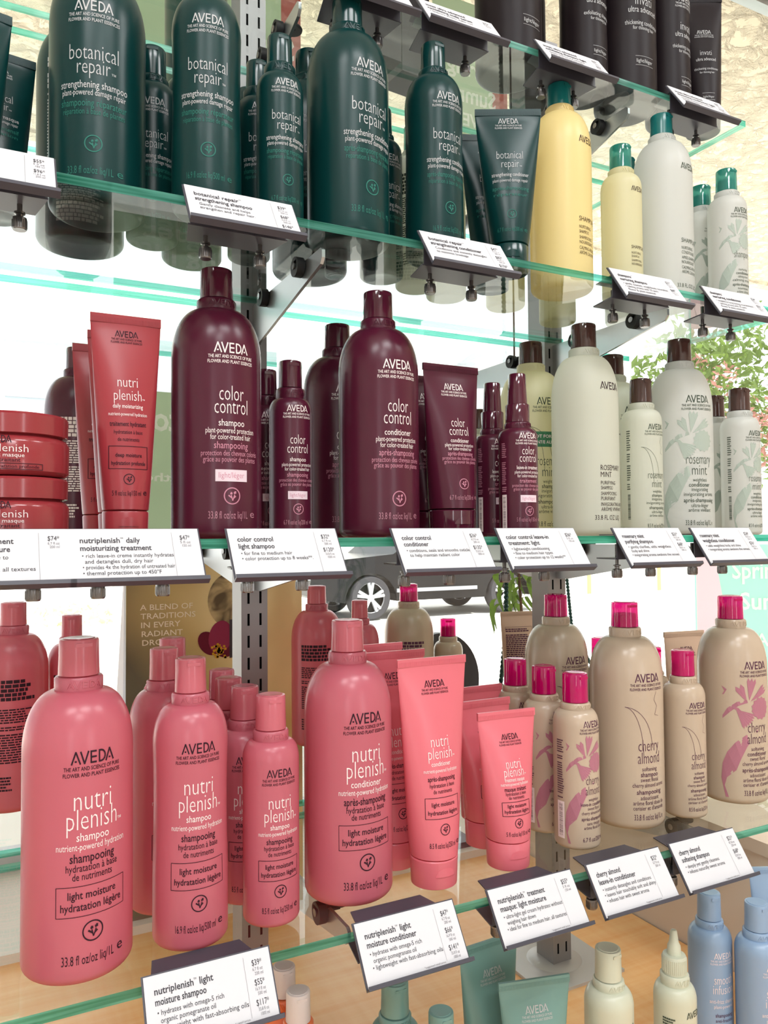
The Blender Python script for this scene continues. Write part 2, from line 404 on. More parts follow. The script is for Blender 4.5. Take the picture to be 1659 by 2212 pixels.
# ------------------------------------------------------------------ label layouts (metres, on the 1-litre body)
class Lay:
    def __init__(s, sw=1.0, zmap=None, sz=None):
        s.sw = sw; s.zm = zmap or ((0, 0), (0.3, 0.3 * (sz if sz else 1.0))); s.L = []
    def Z(s, z):
        p = s.zm
        for (a, b), (c, d) in zip(p, p[1:]):
            if z <= c or (c, d) == p[-1]: return b + (z - a) * (d - b) / (c - a)
    def t(s, ink, txt, z, w, em, bold=0.0, x=0.0, align='c'):
        if em < 0.0125: em *= 0.90; bold *= 0.6
        s.L.append((ink, [text(txt, x * s.sw, s.Z(z), w * s.sw, em * s.sw, bold, align)])); return s
    def logo(s, ink, z, w=0.034, ink2=None, tagline=True, x=0.0):
        s.L.append((ink, [logo_at(x * s.sw, s.Z(z), w * s.sw, w * s.sw * 0.30)], 'logo')); k = w / 0.034
        if tagline:
            zz = s.Z(z)
            s.L.append((ink2 or ink, [text('THE ART AND SCIENCE OF PURE', x * s.sw, zz - 0.0052 * s.sw * k, 0.046 * s.sw * k, 0.0046 * s.sw * k, 0.01),
                                      text('FLOWER AND PLANT ESSENCES', x * s.sw, zz - 0.0102 * s.sw * k, 0.047 * s.sw * k, 0.0046 * s.sw * k, 0.01)], 'logo'))
        return s
    def icon(s, ink, z, r=0.0078, x=0.0): s.L.append((ink, flower_icon(x * s.sw, s.Z(z), r * s.sw))); return s
    def box(s, ink, z0, z1, w, x=0.0): s.L.append((ink, frame((x - w / 2) * s.sw, (x + w / 2) * s.sw, s.Z(z0), s.Z(z1), 0.0005))); return s
    def fill(s, ink, z0, z1, w, x=0.0): s.L.append((ink, [rect((x - w / 2) * s.sw, (x + w / 2) * s.sw, s.Z(z0), s.Z(z1))])); return s
    def rows(s, ink, x0, x1, z0, z1, n, seed, fill=0.6): s.L.append((ink, bars(x0 * s.sw, x1 * s.sw, s.Z(z0), s.Z(z1), n, seed, fill))); return s
    def raw(s, ink, shapes):
        s.L.append((ink, [([(u * s.sw, s.Z(z)) for u, z in vs], fs) for vs, fs in shapes], 'art')); return s

def lay_pink(size, what='shampoo', fr='shampooing', sw=1, zmap=None, sz=1, dk='ink_dark', deep=False, extra=None):
    l = Lay(sw, zmap, sz).logo(dk, 0.178)
    w = 'ink_white'
    l.t(w, 'nutri', 0.141, 0.030, 0.0245, -0.012).t(w, 'plenish', 0.1255, 0.041, 0.0245, -0.012).t(w, '™', 0.1255, 0.004, 0.006, 0, 0.0235)
    l.t(w, what, 0.1165, 0.0017 * len(what) + 0.014, 0.0105, 0.008).t(w, 'nutrient-powered hydration', 0.1092, 0.057, 0.0088)
    l.t(dk, fr, 0.0995, 0.0018 * len(fr) + 0.018, 0.0115, 0.016).t(dk, 'hydratation à base', 0.0922, 0.042, 0.0094, 0.004).t(dk, 'de nutriments', 0.0853, 0.032, 0.0094, 0.004)
    a, b = ('deep moisture', 'hydratation profonde') if deep else ('light moisture', 'hydratation légère')
    l.box(dk, 0.0565, 0.0805, 0.057).t(dk, a, 0.0705, 0.039, 0.0098, 0.016).t(dk, b, 0.0612, 0.050, 0.0098, 0.016)
    l.icon(dk, 0.0435).t(dk, size, 0.0185, 0.042, 0.0122, 0.0, -0.003).t(dk, 'e', 0.0195, 0.006, 0.013, 0.0, 0.0245)
    return l.L
def lay_back(ink, sw=1, sz=1, seed=1, zmap=None):
    l = Lay(sw, zmap, sz)
    l.rows(ink, -0.03, 0.03, 0.142, 0.176, 6, seed, 0.78).rows(ink, -0.03, 0.03, 0.066, 0.138, 22, seed + 1, 0.55).rows(ink, -0.03, 0.0, 0.03, 0.05, 5, seed + 2)
    return l.L
def lay_botanical(size, what='strengthening shampoo', f1='shampooing réparateur', f2='réparation à base de plantes', sw=1, zmap=None, sz=1, ink='ink_grey'):
    t = 'ink_teal'
    l = Lay(sw, zmap, sz).logo(ink, 0.178)
    l.t(ink, 'botanical', 0.1315, 0.045, 0.0215, -0.012).t(ink, 'repair', 0.118, 0.030, 0.0215, -0.012).t(ink, '™', 0.118, 0.004, 0.006, 0, 0.018)
    l.t(ink, what, 0.1045, 0.063, 0.0112, 0.006).t(ink, 'plant-powered damage repair', 0.0975, 0.060, 0.0092)
    l.t(t, f1, 0.087, 0.062, 0.0112, 0.004).t(t, f2, 0.0795, 0.058, 0.0092)
    l.icon(t, 0.052, 0.0076).t(t, size, 0.0235, 0.042, 0.0115, 0, -0.003).t(t, 'e', 0.0245, 0.006, 0.012, 0, 0.0245)
    return l.L
def lay_color(size, what='shampoo', fr='shampooing', sw=1, zmap=None, sz=1, light=True, back=False):
    w = 'ink_white'; r = 'ink_pinkgrey'; k = 'ink_rose'
    l = Lay(sw, zmap, sz).logo(w, 0.181)
    l.t(w, 'color', 0.1345, 0.0248, 0.0215, -0.010).t(w, 'control', 0.1215, 0.034, 0.0215, -0.010)
    l.t(w, what, 0.1095, 0.0016 * len(what) + 0.015, 0.0105, 0.008).t(w, 'plant-powered protection', 0.1025, 0.051, 0.0088).t(w, 'for color-treated hair', 0.0962, 0.042, 0.0088)
    l.t(k, fr, 0.0875, 0.0016 * len(fr) + 0.019, 0.0108, 0.008).t(k, 'protection des cheveux colorés', 0.0805, 0.060, 0.0086).t(k, 'grâce au pouvoir des plantes', 0.0745, 0.056, 0.0086)
    if light: l.fill('sticker', 0.0555, 0.067, 0.0325).t('ink_rose', 'light/léger', 0.059, 0.026, 0.0088)
    l.icon(k, 0.0415).t(r, size, 0.0195, 0.040, 0.0115, 0, -0.003).t(r, 'e', 0.0205, 0.006, 0.012, 0, 0.0235)
    return l.L
LEAF_L = [(-0.044, 0.010), (-0.049, 0.035), (-0.047, 0.055), (-0.041, 0.070), (-0.031, 0.083), (-0.018, 0.093), (0.001, 0.100)]
LEAF_R = [(-0.040, 0.010), (-0.045, 0.025), (-0.042, 0.036), (-0.030, 0.047), (-0.024, 0.062), (-0.016, 0.078), (0.000, 0.099)]
def fan(cx, cz, a0, a1, r, n, jag=0.72):
    pa = []; pb = []
    for i in range(2 * n + 1):
        a = math.radians(a0 + (a1 - a0) * i / (2 * n)); rr = r * (1.0 if i % 2 else jag)
        pa.append((cx, cz)); pb.append((cx + rr * math.cos(a), cz + rr * math.sin(a)))
    return strip(pa, pb, 4)
def sprig():
    out = [strip(LEAF_L, LEAF_R)]
    out.append(strip([(-0.046, 0.118), (-0.040, 0.128), (-0.028, 0.137), (-0.015, 0.140)], [(-0.046, 0.114), (-0.037, 0.123), (-0.026, 0.132), (-0.014, 0.136)]))
    out.append(strip([(-0.033, 0.131), (-0.026, 0.129), (-0.020, 0.122)], [(-0.033, 0.128), (-0.028, 0.126), (-0.022, 0.119)]))
    out += [fan(-0.015, 0.137, 100, 134, 0.025, 2, 0.8), fan(-0.012, 0.139, 66, 96, 0.030, 3, 0.84), fan(-0.010, 0.138, 22, 48, 0.031, 3, 0.82), fan(0.006, 0.128, -180, 180, 0.0155, 13, 0.86), fan(-0.006, 0.134, -60, 20, 0.016, 3, 0.9), fan(-0.029, 0.127, -72, -14, 0.027, 7, 0.87)]
    out.append(strip([(-0.047, 0.158), (-0.040, 0.153), (-0.044, 0.146)], [(-0.046, 0.157), (-0.043, 0.151), (-0.046, 0.146)], 2))
    return out
def crescent():
    a = [(-0.030 + 0.034 * math.sin(t), 0.100 + 0.050 * math.cos(t)) for t in [i * math.pi / 2 / 10 for i in range(11)]]
    b = [(-0.030 + 0.022 * math.sin(t), 0.090 + 0.060 * math.cos(t)) for t in [i * math.pi / 2 / 10 for i in range(11)]]
    return poly(a, 0.0005) + poly(b, 0.0005) + poly([(0.012, 0.168), (0.008, 0.158), (0.013, 0.150), (0.009, 0.140), (0.015, 0.138)], 0.0004)
def lay_flower(name, size, what, fr, ink='ink_plum', art='print_rose', full=True, sw=1, zmap=None, sz=1, aroma='cherry almond aroma', lines=('softening', 'sweet floral'), fl=('adoucissant', 'arôme floral doux de', 'cerisier et d\'amande')):
    l = Lay(sw, zmap, sz)
    l.raw(art if full else ink, sprig() if full else crescent())
    l.logo(ink, 0.180)
    a, b = name
    l.t(ink, a, 0.0965, 0.0042 * len(a) + 0.004, 0.0205, -0.012).t(ink, b, 0.0815, 0.0042 * len(b) + 0.006, 0.0205, -0.012)
    l.t(ink, lines[0], 0.0725, 0.021, 0.0080).t(ink, what, 0.0655, 0.0018 * len(what) + 0.012, 0.0090, 0.014).t(ink, lines[1], 0.0595, 0.025, 0.0080).t(ink, aroma, 0.0530, 0.045, 0.0080)
    l.t(ink, fr, 0.0445, 0.0018 * len(fr) + 0.017, 0.0090, 0.014)
    for i, q in enumerate(fl): l.t(ink, q, 0.0378 - 0.0062 * i, 0.0020 * len(q) + 0.004, 0.0080)
    l.t(ink, size, 0.0135, 0.042, 0.0110, 0, 0.0)
    return l.L
def lay_old(name, lines, vol, ink='ink_dark', sw=1, zmap=None, sz=1):
    l = Lay(sw, zmap, sz).logo(ink, 0.184, 0.032, tagline=False, x=0.006)
    z = 0.082; x = -0.012
    for q in name: l.t(ink, q, z, 0.0046 * len(q) - 0.002, 0.0105, -0.004, x, 'l'); z -= 0.0085
    z -= 0.001
    for i, q in enumerate(lines): l.t(ink, q, z, 0.0026 * len(q), 0.0072, 0.0, x, 'l'); z -= 0.0062 if i % 2 == 0 else 0.0072
    if vol: l.t(ink, vol, 0.020, 0.040, 0.0095, -0.006, 0.0)
    return l.L
def lay_invati(what, sw=1, zmap=None, sz=1):
    w = 'ink_grey'
    l = Lay(sw, zmap, sz).logo(w, 0.178)
    l.t(w, 'invati', 0.134, 0.028, 0.0205, -0.010).t(w, 'ultra advanced', 0.123, 0.048, 0.0125).t(w, what, 0.105, 0.058, 0.0105).t(w, 'for thinning hair', 0.098, 0.036, 0.0085)
    l.box(w, 0.0595, 0.0596, 0.03).box(w, 0.0465, 0.0466, 0.03).t(w, 'light/léger', 0.0505, 0.027, 0.0085)
    return l.L
def lay_blue(sw=1, sz=1):
    w = 'ink_white'
    l = Lay(sw, None, sz).logo(w, 0.178)
    l.t(w, 'smooth', 0.138, 0.036, 0.0225, -0.006).t(w, 'infusion', 0.1225, 0.040, 0.0225, -0.006).t(w, 'anti-frizz shampoo', 0.108, 0.052, 0.0105, 0.006).t(w, 'plant-powered', 0.100, 0.038, 0.009)
    l.t('ink_plum', 'shampooing', 0.086, 0.034, 0.0105, 0.006).t('ink_plum', 'anti-frisottis', 0.078, 0.034, 0.009)
    return l.L

# ------------------------------------------------------------------ products
KIND = dict(L1=(0.275, 0.045, 0.434, 0.365, 0.655, 0.843, 0.886), L1old=(0.275, 0.0425, 0.45, 0.375, 0.63, 0.843, 0.884), SH=(0.275, 0.040, 0.45, 0.375, 0.66, 0.85, 0.89),
            M5=(0.251, 0.0335, 0.50, 0.415, 0.70, 0.838, 0.878), S25=(0.210, 0.0268, 0.62, 0.53, 0.715, 0.80, 0.846), S20=(0.195, 0.0238, 0.66, 0.535, 0.70, 0.785, 0.845),
            SP=(0.1985, 0.0265, 0.64, 0.55, 0.70, 0.792, 0.832), SPR=(0.190, 0.0228, 0.66, 0.55, 0.60, 0.66, 0.70))
_cache = {}
def print_parts(key, label, fun, root):
    for kind, nm in ((None, 'printed_label'), ('logo', 'printed_logo'), ('art', 'printed_ornament')):
        e = [x for x in label if (x[2] if len(x) > 2 else None) == kind]
        if not e: continue
        if (key, kind) not in _cache: _cache[(key, kind)] = wrap(nm, e, fun)
        link(nm, _cache[(key, kind)], root)
def body_profile(kind):
    h, R, kc, kcap, zs, zc, zt = KIND[kind]
    waist = 0.03 if kind == 'M5' else 0.0
    def r_at(z):
        t = z / h
        if t < zs: return R * (1 - waist * math.sin(math.pi * min(max((t - 0.25) / (zs - 0.25), 0), 1))) if waist else R
        s = min((t - zs) / (zc - zs), 1.0)
        return R * kc + (R - R * kc) * math.sqrt(max(0, 1 - s ** 2.1))
    rb = R * 0.2
    prof = [(R * 0.5, 0.0015), (R - rb, 0.0)] + [(R - rb + rb * math.sin(a), rb - rb * math.cos(a)) for a in [i * math.pi / 2 / 6 for i in range(1, 7)]]
    n = 10
    prof += [(r_at(h * zs * i / n), h * zs * i / n) for i in range(1, n) if h * zs * i / n > rb * 1.1]
    for i in range(15):
        t = zs + (zc - zs) * math.sin(i / 14 * math.pi / 2)
        prof.append((r_at(t * h), t * h))
    return prof, r_at
def bottle_meshes(kind, body, cap, style):
    key = (kind, body, cap, style)
    if key in _cache: return _cache[key]
    h, R, kc, kcap, zs, zc, zt = KIND[kind]
    prof, r_at = body_profile(kind)
    b = MB(); b.lathe(prof, 48)
    parts = [('bottle_body', b.mesh('bottle_body', [body]), None)]
    rc = R * kc; e = 0.0007
    c = MB(); c.lathe([(rc - 0.003, h * zc - 0.002), (rc, h * zc - 0.001), (rc + 0.0004, h * zc + 0.0015), (rc + 0.0004, h * zt - 0.002), (rc - 0.0008, h * zt - 0.0004), (rc * 0.72, h * zt)], 40)
    zb = h * (zc + zt) / 2; hh = (zt - zc) * h * 0.5; W = rc * 1.5
    vs, fs, LW = LOGO
    for q in fs:                                                       # raised capitals round the neck ring
        P = [vs[i] for i in q]
        def pos(u, z, rr): a = (u - LW / 2) * W / LW / rc; return (rr * math.sin(a), -rr * math.cos(a), zb + (z - 0.5) * hh)
        c.add([pos(u, z, rc + 0.0002) for u, z in P] + [pos(u, z, rc + 0.0010) for u, z in P], [(4, 5, 6, 7), (0, 1, 5, 4), (1, 2, 6, 5), (2, 3, 7, 6), (3, 0, 4, 7)])
    parts.append(('neck_ring', c.mesh('neck_ring', [body]), None))
    r = R * kcap
    if style == 'spray':
        s = MB(); z0 = h * zt; zm = h * 0.81
        s.lathe([(rc * 0.93, z0), (rc * 0.93, zm - 0.001), (rc * 0.88, zm), (r * 0.9, zm)], 36)
        parts.append(('spray_collar', s.mesh('spray_collar', [cap]), None))
        k = MB(); k.lathe([(r * 0.93, zm), (r * 0.86, h * 0.9), (r * 0.80, h - 0.001), (r * 0.74, h), (r * 0.3, h + 0.0004)], 36)
        parts.append(('cap', k.mesh('cap', [cap]), None))
    elif style == 'nozzle':
        s = MB(); z0 = h * zt
        prof2 = [(r * 1.06, z0), (r * 1.06, z0 + 0.018), (r * 0.98, z0 + 0.020), (r * 0.6, z0 + 0.0205)]
        s.lathe(prof2, 36)
        for i in range(40):
            a = 2 * math.pi * i / 40; p = (r * 1.06 * math.cos(a), r * 1.06 * math.sin(a))
            s.rod((p[0], p[1], z0 + 0.002), (p[0], p[1], z0 + 0.017), 0.0006, 5)
        parts.append(('screw_cap', s.mesh('screw_cap', [cap]), None))
        k = MB(); k.lathe([(r * 0.62, z0 + 0.0205), (r * 0.58, z0 + 0.030), (r * 0.42, z0 + 0.034), (r * 0.30, z0 + 0.046), (r * 0.22, z0 + 0.0475), (r * 0.05, z0 + 0.048)], 28)
        parts.append(('nozzle', k.mesh('nozzle', [cap]), None))
    else:
        k = MB(); z0 = h * zt + 0.0006
        zz = h - 0.0035
        k.lathe([(r * 1.03, z0), (r * 1.03, z0 + 0.001), (r * 1.0, zz - 0.0105), (r * 0.994, h - 0.0018), (r * 0.96, h - 0.0003), (r * 0.86, h)], 40)
        parts.append(('cap', k.mesh('cap', [cap]), None))
        d = MB(); d.lathe([(r * 0.80, h - 0.0002), (r * 0.78, h + 0.0006), (r * 0.3, h + 0.0001)], 32)
        d.prism([(-r * 0.42, -r * 1.005), (r * 0.42, -r * 1.005), (r * 0.36, -r * 0.9), (-r * 0.36, -r * 0.9)], 'z', h - 0.006, h - 0.003)
        parts.append(('flip_disc', d.mesh('flip_disc', [cap]), 'cap'))
        if cap in ('magenta_cap', 'teal_cap'):
            p = MB(); p.lathe([(r * 0.86, z0), (r * 0.84, z0 + (h - z0) * 0.52), (r * 0.5, z0 + (h - z0) * 0.55)], 32)
            parts.append(('cap_plug', p.mesh('cap_plug', ['magenta_plug' if cap[0] == 'm' else 'teal_plug']), 'cap'))
    _cache[key] = parts
    return parts
PL = {None: None, 'cap': None}
CAP_LABEL = {'magenta_cap': 'translucent magenta flip cap', 'brown_cap': 'dark brown flip cap', 'teal_cap': 'teal flip cap', 'teal_cap_solid': 'teal flip cap', 'whitecap': 'frosted white cap'}
def bottle(name, label, kind, body, cap, lay, x, y, z, yaw=0.0, style='flip', group=None, cat='bottle'):
    r = thing(name, label, cat, (x, y, z), math.radians(yaw), group)
    h, R = KIND[kind][:2]; mades = {}
    for pn, me, par in bottle_meshes(kind, body, cap, style):
        o = link(pn, me, mades[par] if par else r); mades[pn] = o
        if pn == 'cap' and cap in CAP_LABEL: o['label'] = CAP_LABEL[cap]
    if lay:
        key = ('lab', kind, lay[0])
        r_at = body_profile(kind)[1]
        if True:
            def fun(u, zz):
                rr = r_at(zz) + 0.00035; a = u / R + lay[2]; return (rr * math.sin(a), -rr * math.cos(a), zz)
            print_parts(key, lay[1], fun, r)
        if len(lay) > 3:
            if key + ('side',) not in _cache: _cache[key + ('side',)] = wrap('side_label', lay[3], fun)
            link('side_label', _cache[key + ('side',)], r)
    return r

def tube_meshes(key, h, rb, W, hc, body, capm):
    if key in _cache: return _cache[key]
    b = MB(); n = 40; N = 22
    def sec(t):                       # t 0 at the cap .. 1 at the crimp start
        a = rb + (W / 2 - rb) * (t ** 0.85); q = rb * 0.98 * (1 - t ** 1.5) + 0.0012
        return a, q
    z0 = hc + 0.0015; z1 = h - 0.009
    rings = [(rb * 0.93, rb * 0.93, z0 - 0.001)] + [(*sec(i / N), z0 + (z1 - z0) * i / N) for i in range(N + 1)] + [(W / 2, 0.0012, z1 + 0.0008), (W / 2, 0.0012, h - 0.0003), (W / 2 - 0.0004, 0.0008, h)]
    vs = [(a * math.cos(2 * math.pi * j / n), q * math.sin(2 * math.pi * j / n), z) for a, q, z in rings for j in range(n)]
    k = len(rings)
    b.add(vs, [(i * n + j, i * n + (j + 1) % n, (i + 1) * n + (j + 1) % n, (i + 1) * n + j) for i in range(k - 1) for j in range(n)], 0, True)
    b.add(vs[-n:], [tuple(range(n))]); b.add(vs[:n][::-1], [tuple(range(n))])
    cr = MB(); cr.box(-W / 2 - 0.0002, W / 2 + 0.0002, -0.0015, 0.0015, z1 + 0.001, h + 0.0002)
    for i in range(int(W / 0.0012)):
        x = -W / 2 + (i + 0.5) * 0.0012; cr.box(x - 0.0003, x + 0.0003, -0.0018, 0.0018, z1 + 0.0015, z1 + 0.006)
    c = MB(); c.lathe([(rb * 0.90, 0), (rb * 0.955, 0.0008), (rb * 0.965, 0.002), (rb * 1.005, hc - 0.0012), (rb * 0.97, hc)], 40)
    fl = MB(); zc = hc * 0.5; pts = [(-rb * 0.45 + rb * 0.9 * i / 10) for i in range(11)]
    cv = [(rb * 0.99 * math.sin(x / rb), -rb * 0.99 * math.cos(x / rb) - 0.0006) for x in pts]
    hs = [zc + 0.0075 * math.sqrt(max(0, 1 - ((i - 5) / 5) ** 2)) for i in range(11)]
    fl.add([(p[0], p[1], zc - 0.001) for p in cv] + [(p[0], p[1] + 0.0002, z) for p, z in zip(cv, hs)], [(i, i + 1, 12 + i, 11 + i) for i in range(10)], 0, True)
    out = [('tube_body', b.mesh('tube_body', [body]), None), ('crimp', cr.mesh('crimp', [body]), None), ('flip_cap', c.mesh('flip_cap', [capm]), None), ('thumb_notch', fl.mesh('thumb_notch', [capm]), 'flip_cap')]
    def surf(u, z):
        t = min(max((z - z0) / (z1 - z0), 0), 1); a, q = sec(t); s = max(-0.985, min(0.985, u / a)); return (u, -q * math.sqrt(1 - s * s) - 0.0005, z)
    _cache[key] = (out, surf)
    return _cache[key]
def tube(name, label, h, rb, W, hc, body, capm, lay, x, y, z, yaw=0.0, lean=0.0, group=None):
    out, surf = tube_meshes(('tube', h, rb, W, hc, body), h, rb, W, hc, body, capm)
    r = thing(name, label, 'tube', (x, y, z), math.radians(yaw), group, math.radians(lean)); made = {}
    for pn, me, par in out: made[pn] = link(pn, me, made[par] if par else r)
    if lay:
        key = ('tlab', h, W, lay[0])
        print_parts(key, lay[1], surf, r)
    return r

# ------------------------------------------------------------------ the shop shell
m = MB(); m.box(-2.6, 3.2, -2.9, 1.80, -1.45, -1.40); struct('floor', m, ['cream_wall'])
m = MB(); m.box(-2.6, 3.2, -2.9, 1.75, 1.85, 1.91); struct('ceiling', m, ['white_wall'])
m = MB(); m.box(-2.6, 3.2, -2.96, -2.9, -1.40, 1.85); struct('wall_back', m, ['white_wall'])
m = MB(); m.box(-2.66, -2.6, -2.9, 1.8, -1.40, 1.85); struct('wall_left', m, ['white_wall'])
m = MB(); m.box(3.2, 3.26, -2.9, 1.8, -1.40, 1.85); struct('wall_right', m, ['cream_wall'])
m = MB(); m.box(-2.6, 3.2, 1.70, 1.80, -1.40, -0.66); struct('wall_front', m, ['white_wall'])
m = MB(); m.box(-2.6, 3.2, 1.40, 1.80, -0.70, -0.655); struct('trim_1', m, ['sill_white'])
m = MB(); m.box(1.036, 3.2, 0.30, 1.42, -1.40, -0.475); m.box(1.032, 3.2, 0.296, 1.42, -0.475, -0.455, 0); struct('wall_side', m, ['cream_wall'])
m = MB(); m.box(-2.6, 3.2, 1.765, 1.771, -0.655, 1.85); w = struct('window_1', m, ['window_glass'])
fr = MB(); fr.box(-2.6, 3.2, 1.75, 1.79, -0.655, -0.62); fr.box(-2.6, 3.2, 1.75, 1.79, 1.82, 1.85); fr.box(-2.6, -2.56, 1.75, 1.79, -0.62, 1.82); fr.box(3.16, 3.2, 1.75, 1.79, -0.62, 1.82)
link('window_frame', fr.mesh('window_frame', ['steel']), w)
m = MB(); m.box(-5, 9.5, 1.80, 3.92, 1.86, 2.1); m.box(-5, 9.5, 3.84, 3.92, 1.845, 1.86); struct('soffit_slab', m, ['stucco'])

# wooden counter that carries the uprights
t = thing('display_counter', 'light maple wood counter under the glass shelves', 'counter', (0, 0, -0.67))
m = MB(); m.box(-1.5, 1.032, 0.42, 1.40, -0.035, 0.0); link('counter_top', m.mesh('counter_top', ['wood']), t)
m = MB(); m.box(-1.45, 1.02, 0.47, 1.38, -0.72, -0.035); link('cabinet_base', m.mesh('cabinet_base', ['cream_wall']), t)

# ------------------------------------------------------------------ uprights with slots, glass shelves, brackets
POSTX = (0.315, 0.810); PY0, PY1, PW = 0.985, 1.026, 0.0175
SH = {1: (0.6195, 0.783, 'top'), 2: (0.316, 0.719, 'second'), 3: (0.0, 0.692, 'third'), 4: (-0.36, 0.665, 'lowest')}
GT = 0.0088
for px, lab in zip(POSTX, ('slotted grey metal upright in front of the golden advertising board', 'slotted grey metal upright standing on a square base plate on the counter')):
    t = thing('slotted_upright', lab, 'upright', (px, 0, 0))
    m = MB(); z0, z1 = -0.668, 0.80
    xs = [-PW, -0.0095, -0.0065, 0.0065, 0.0095, PW]; zs = [z0]; z = z0 + 0.02
    while z < z1 - 0.03: zs += [z, z + 0.0155]; z += 0.0282
    zs.append(z1)
    for i in range(5):
        for j in range(len(zs) - 1):
            if i in (1, 3) and j % 2 == 1: continue
            m.add([(xs[i], PY0, zs[j]), (xs[i + 1], PY0, zs[j]), (xs[i + 1], PY0, zs[j + 1]), (xs[i], PY0, zs[j + 1])], [(0, 1, 2, 3)])
    m.add([(-PW, PY0, z0), (-PW, PY1, z0), (-PW, PY1, z1), (-PW, PY0, z1)], [(3, 2, 1, 0)]); m.add([(PW, PY0, z0), (PW, PY1, z0), (PW, PY1, z1), (PW, PY0, z1)], [(0, 1, 2, 3)])
    m.add([(-PW, PY1, z0), (PW, PY1, z0), (PW, PY1, z1), (-PW, PY1, z1)], [(3, 2, 1, 0)]); m.add([(-PW, PY0, z1), (PW, PY0, z1), (PW, PY1, z1), (-PW, PY1, z1)], [(0, 1, 2, 3)])
    m.flat = True
    link('post', m.mesh('post', ['post_paint']), t, (0, 0, 0))
    h = MB(); h.box(-PW + 0.001, PW - 0.001, PY0 + 0.0025, PY0 + 0.004, z0, z1 - 0.002); link('channel_lining', h.mesh('channel_lining', ['slot_shade']), t)  # black sheet inside the post stands in for shade behind the slots
    b = MB(); b.box(-0.075, 0.075, 0.93, 1.08, -0.670, -0.6655); b.lathe([(0.043, -0.6655), (0.040, -0.6635), (0.024, -0.662)], 32, cy=1.005)
    link('base_plate', b.mesh('base_plate', ['plate_paint']), t)
    for sx in (-1, 1):
        for sy in (-1, 1):
            k = MB(); k.lathe([(0.005, -0.6655), (0.005, -0.662), (0.003, -0.660)], 12, cx=sx * 0.064, cy=1.005 + sy * 0.064); link('bolt', k.mesh('bolt', ['screw']), t)

def glass_shelf(x0, x1, y0, y1, ztop, label):
    m = MB(); m.flat = True
    c = 0.0008
    zt, zb = 0.0, -GT
    m.add([(x0, y0, zt), (x1, y0, zt), (x1, y1, zt), (x0, y1, zt)], [(0, 1, 2, 3)], 0)
    m.add([(x0, y0, zb), (x1, y0, zb), (x1, y1, zb), (x0, y1, zb)], [(3, 2, 1, 0)], 0)
    m.add([(x0, y0, zb), (x1, y0, zb), (x1, y0, zt), (x0, y0, zt)], [(0, 1, 2, 3)], 1); m.add([(x0, y1, zb), (x1, y1, zb), (x1, y1, zt), (x0, y1, zt)], [(3, 2, 1, 0)], 1)
    m.add([(x0, y0, zb), (x0, y1, zb), (x0, y1, zt), (x0, y0, zt)], [(3, 2, 1, 0)], 1); m.add([(x1, y0, zb), (x1, y1, zb), (x1, y1, zt), (x1, y0, zt)], [(0, 1, 2, 3)], 1)
    o = link('glass_shelf', m.mesh('glass_shelf', ['shelf_glass', 'glass_edge']), None, (0, 0, ztop + EYE))
    return tag(o, label, 'shelf')
def bracket(px, z, yf, back, label):
    """tapered steel arm with two rubber clips under the glass"""
    t = thing('shelf_bracket', label, 'bracket', (px, 0, z - GT - 0.0035), group=None)
    s = -1 if back else 1; yb = PY1 if back else PY0; L = abs(yf - yb)
    Y = lambda d: yb - s * d
    pts = [(Y(0), 0), (Y(L - 0.004), 0), (Y(L), -0.003), (Y(L), -0.011), (Y(L - 0.005), -0.017), (Y(L * 0.1), -0.054), (Y(0), -0.054)]
    m = MB(); m.prism(pts if s > 0 else pts[::-1], 'x', -0.0018, 0.0018); link('arm', m.mesh('arm', ['steel']), t)
    for d in (0.06, L - 0.055):
        r = MB(); r.lathe([(0.011, -0.001), (0.0115, 0.001), (0.010, 0.0034)], 24, cx=0.012, cy=Y(d)); r.box(-0.012, 0.012, Y(d) - 0.007, Y(d) + 0.007, -0.004, 0.0005)
        r.rod((-0.012, Y(d), -0.006), (-0.003, Y(d), -0.006), 0.011, 16)
        p = link('rubber_clip', r.mesh('rubber_clip', ['rubber']), t)
        k = MB(); k.rod((-0.0135, Y(d), -0.005), (-0.012, Y(d), -0.005), 0.004, 10); link('bolt', k.mesh('bolt', ['screw']), p)
    return t
for s, (z, yf, nm) in SH.items():
    glass_shelf(-0.62, 1.0147, yf, 0.983, z, '%s glass shelf with teal edge, on the near side of the uprights' % nm)
    glass_shelf(-0.62, 1.0147, 1.028, 1.335, z, '%s glass shelf behind the uprights, on the window side' % nm)
    for px, pn in zip(POSTX, ('the left upright', 'the right upright')):
        bracket(px, z, yf + 0.03, False, 'steel bracket on %s holding the near %s glass shelf' % (pn, nm))
        bracket(px, z, 1.30, True, 'steel bracket on %s holding the window side of the %s glass shelf' % (pn, nm))

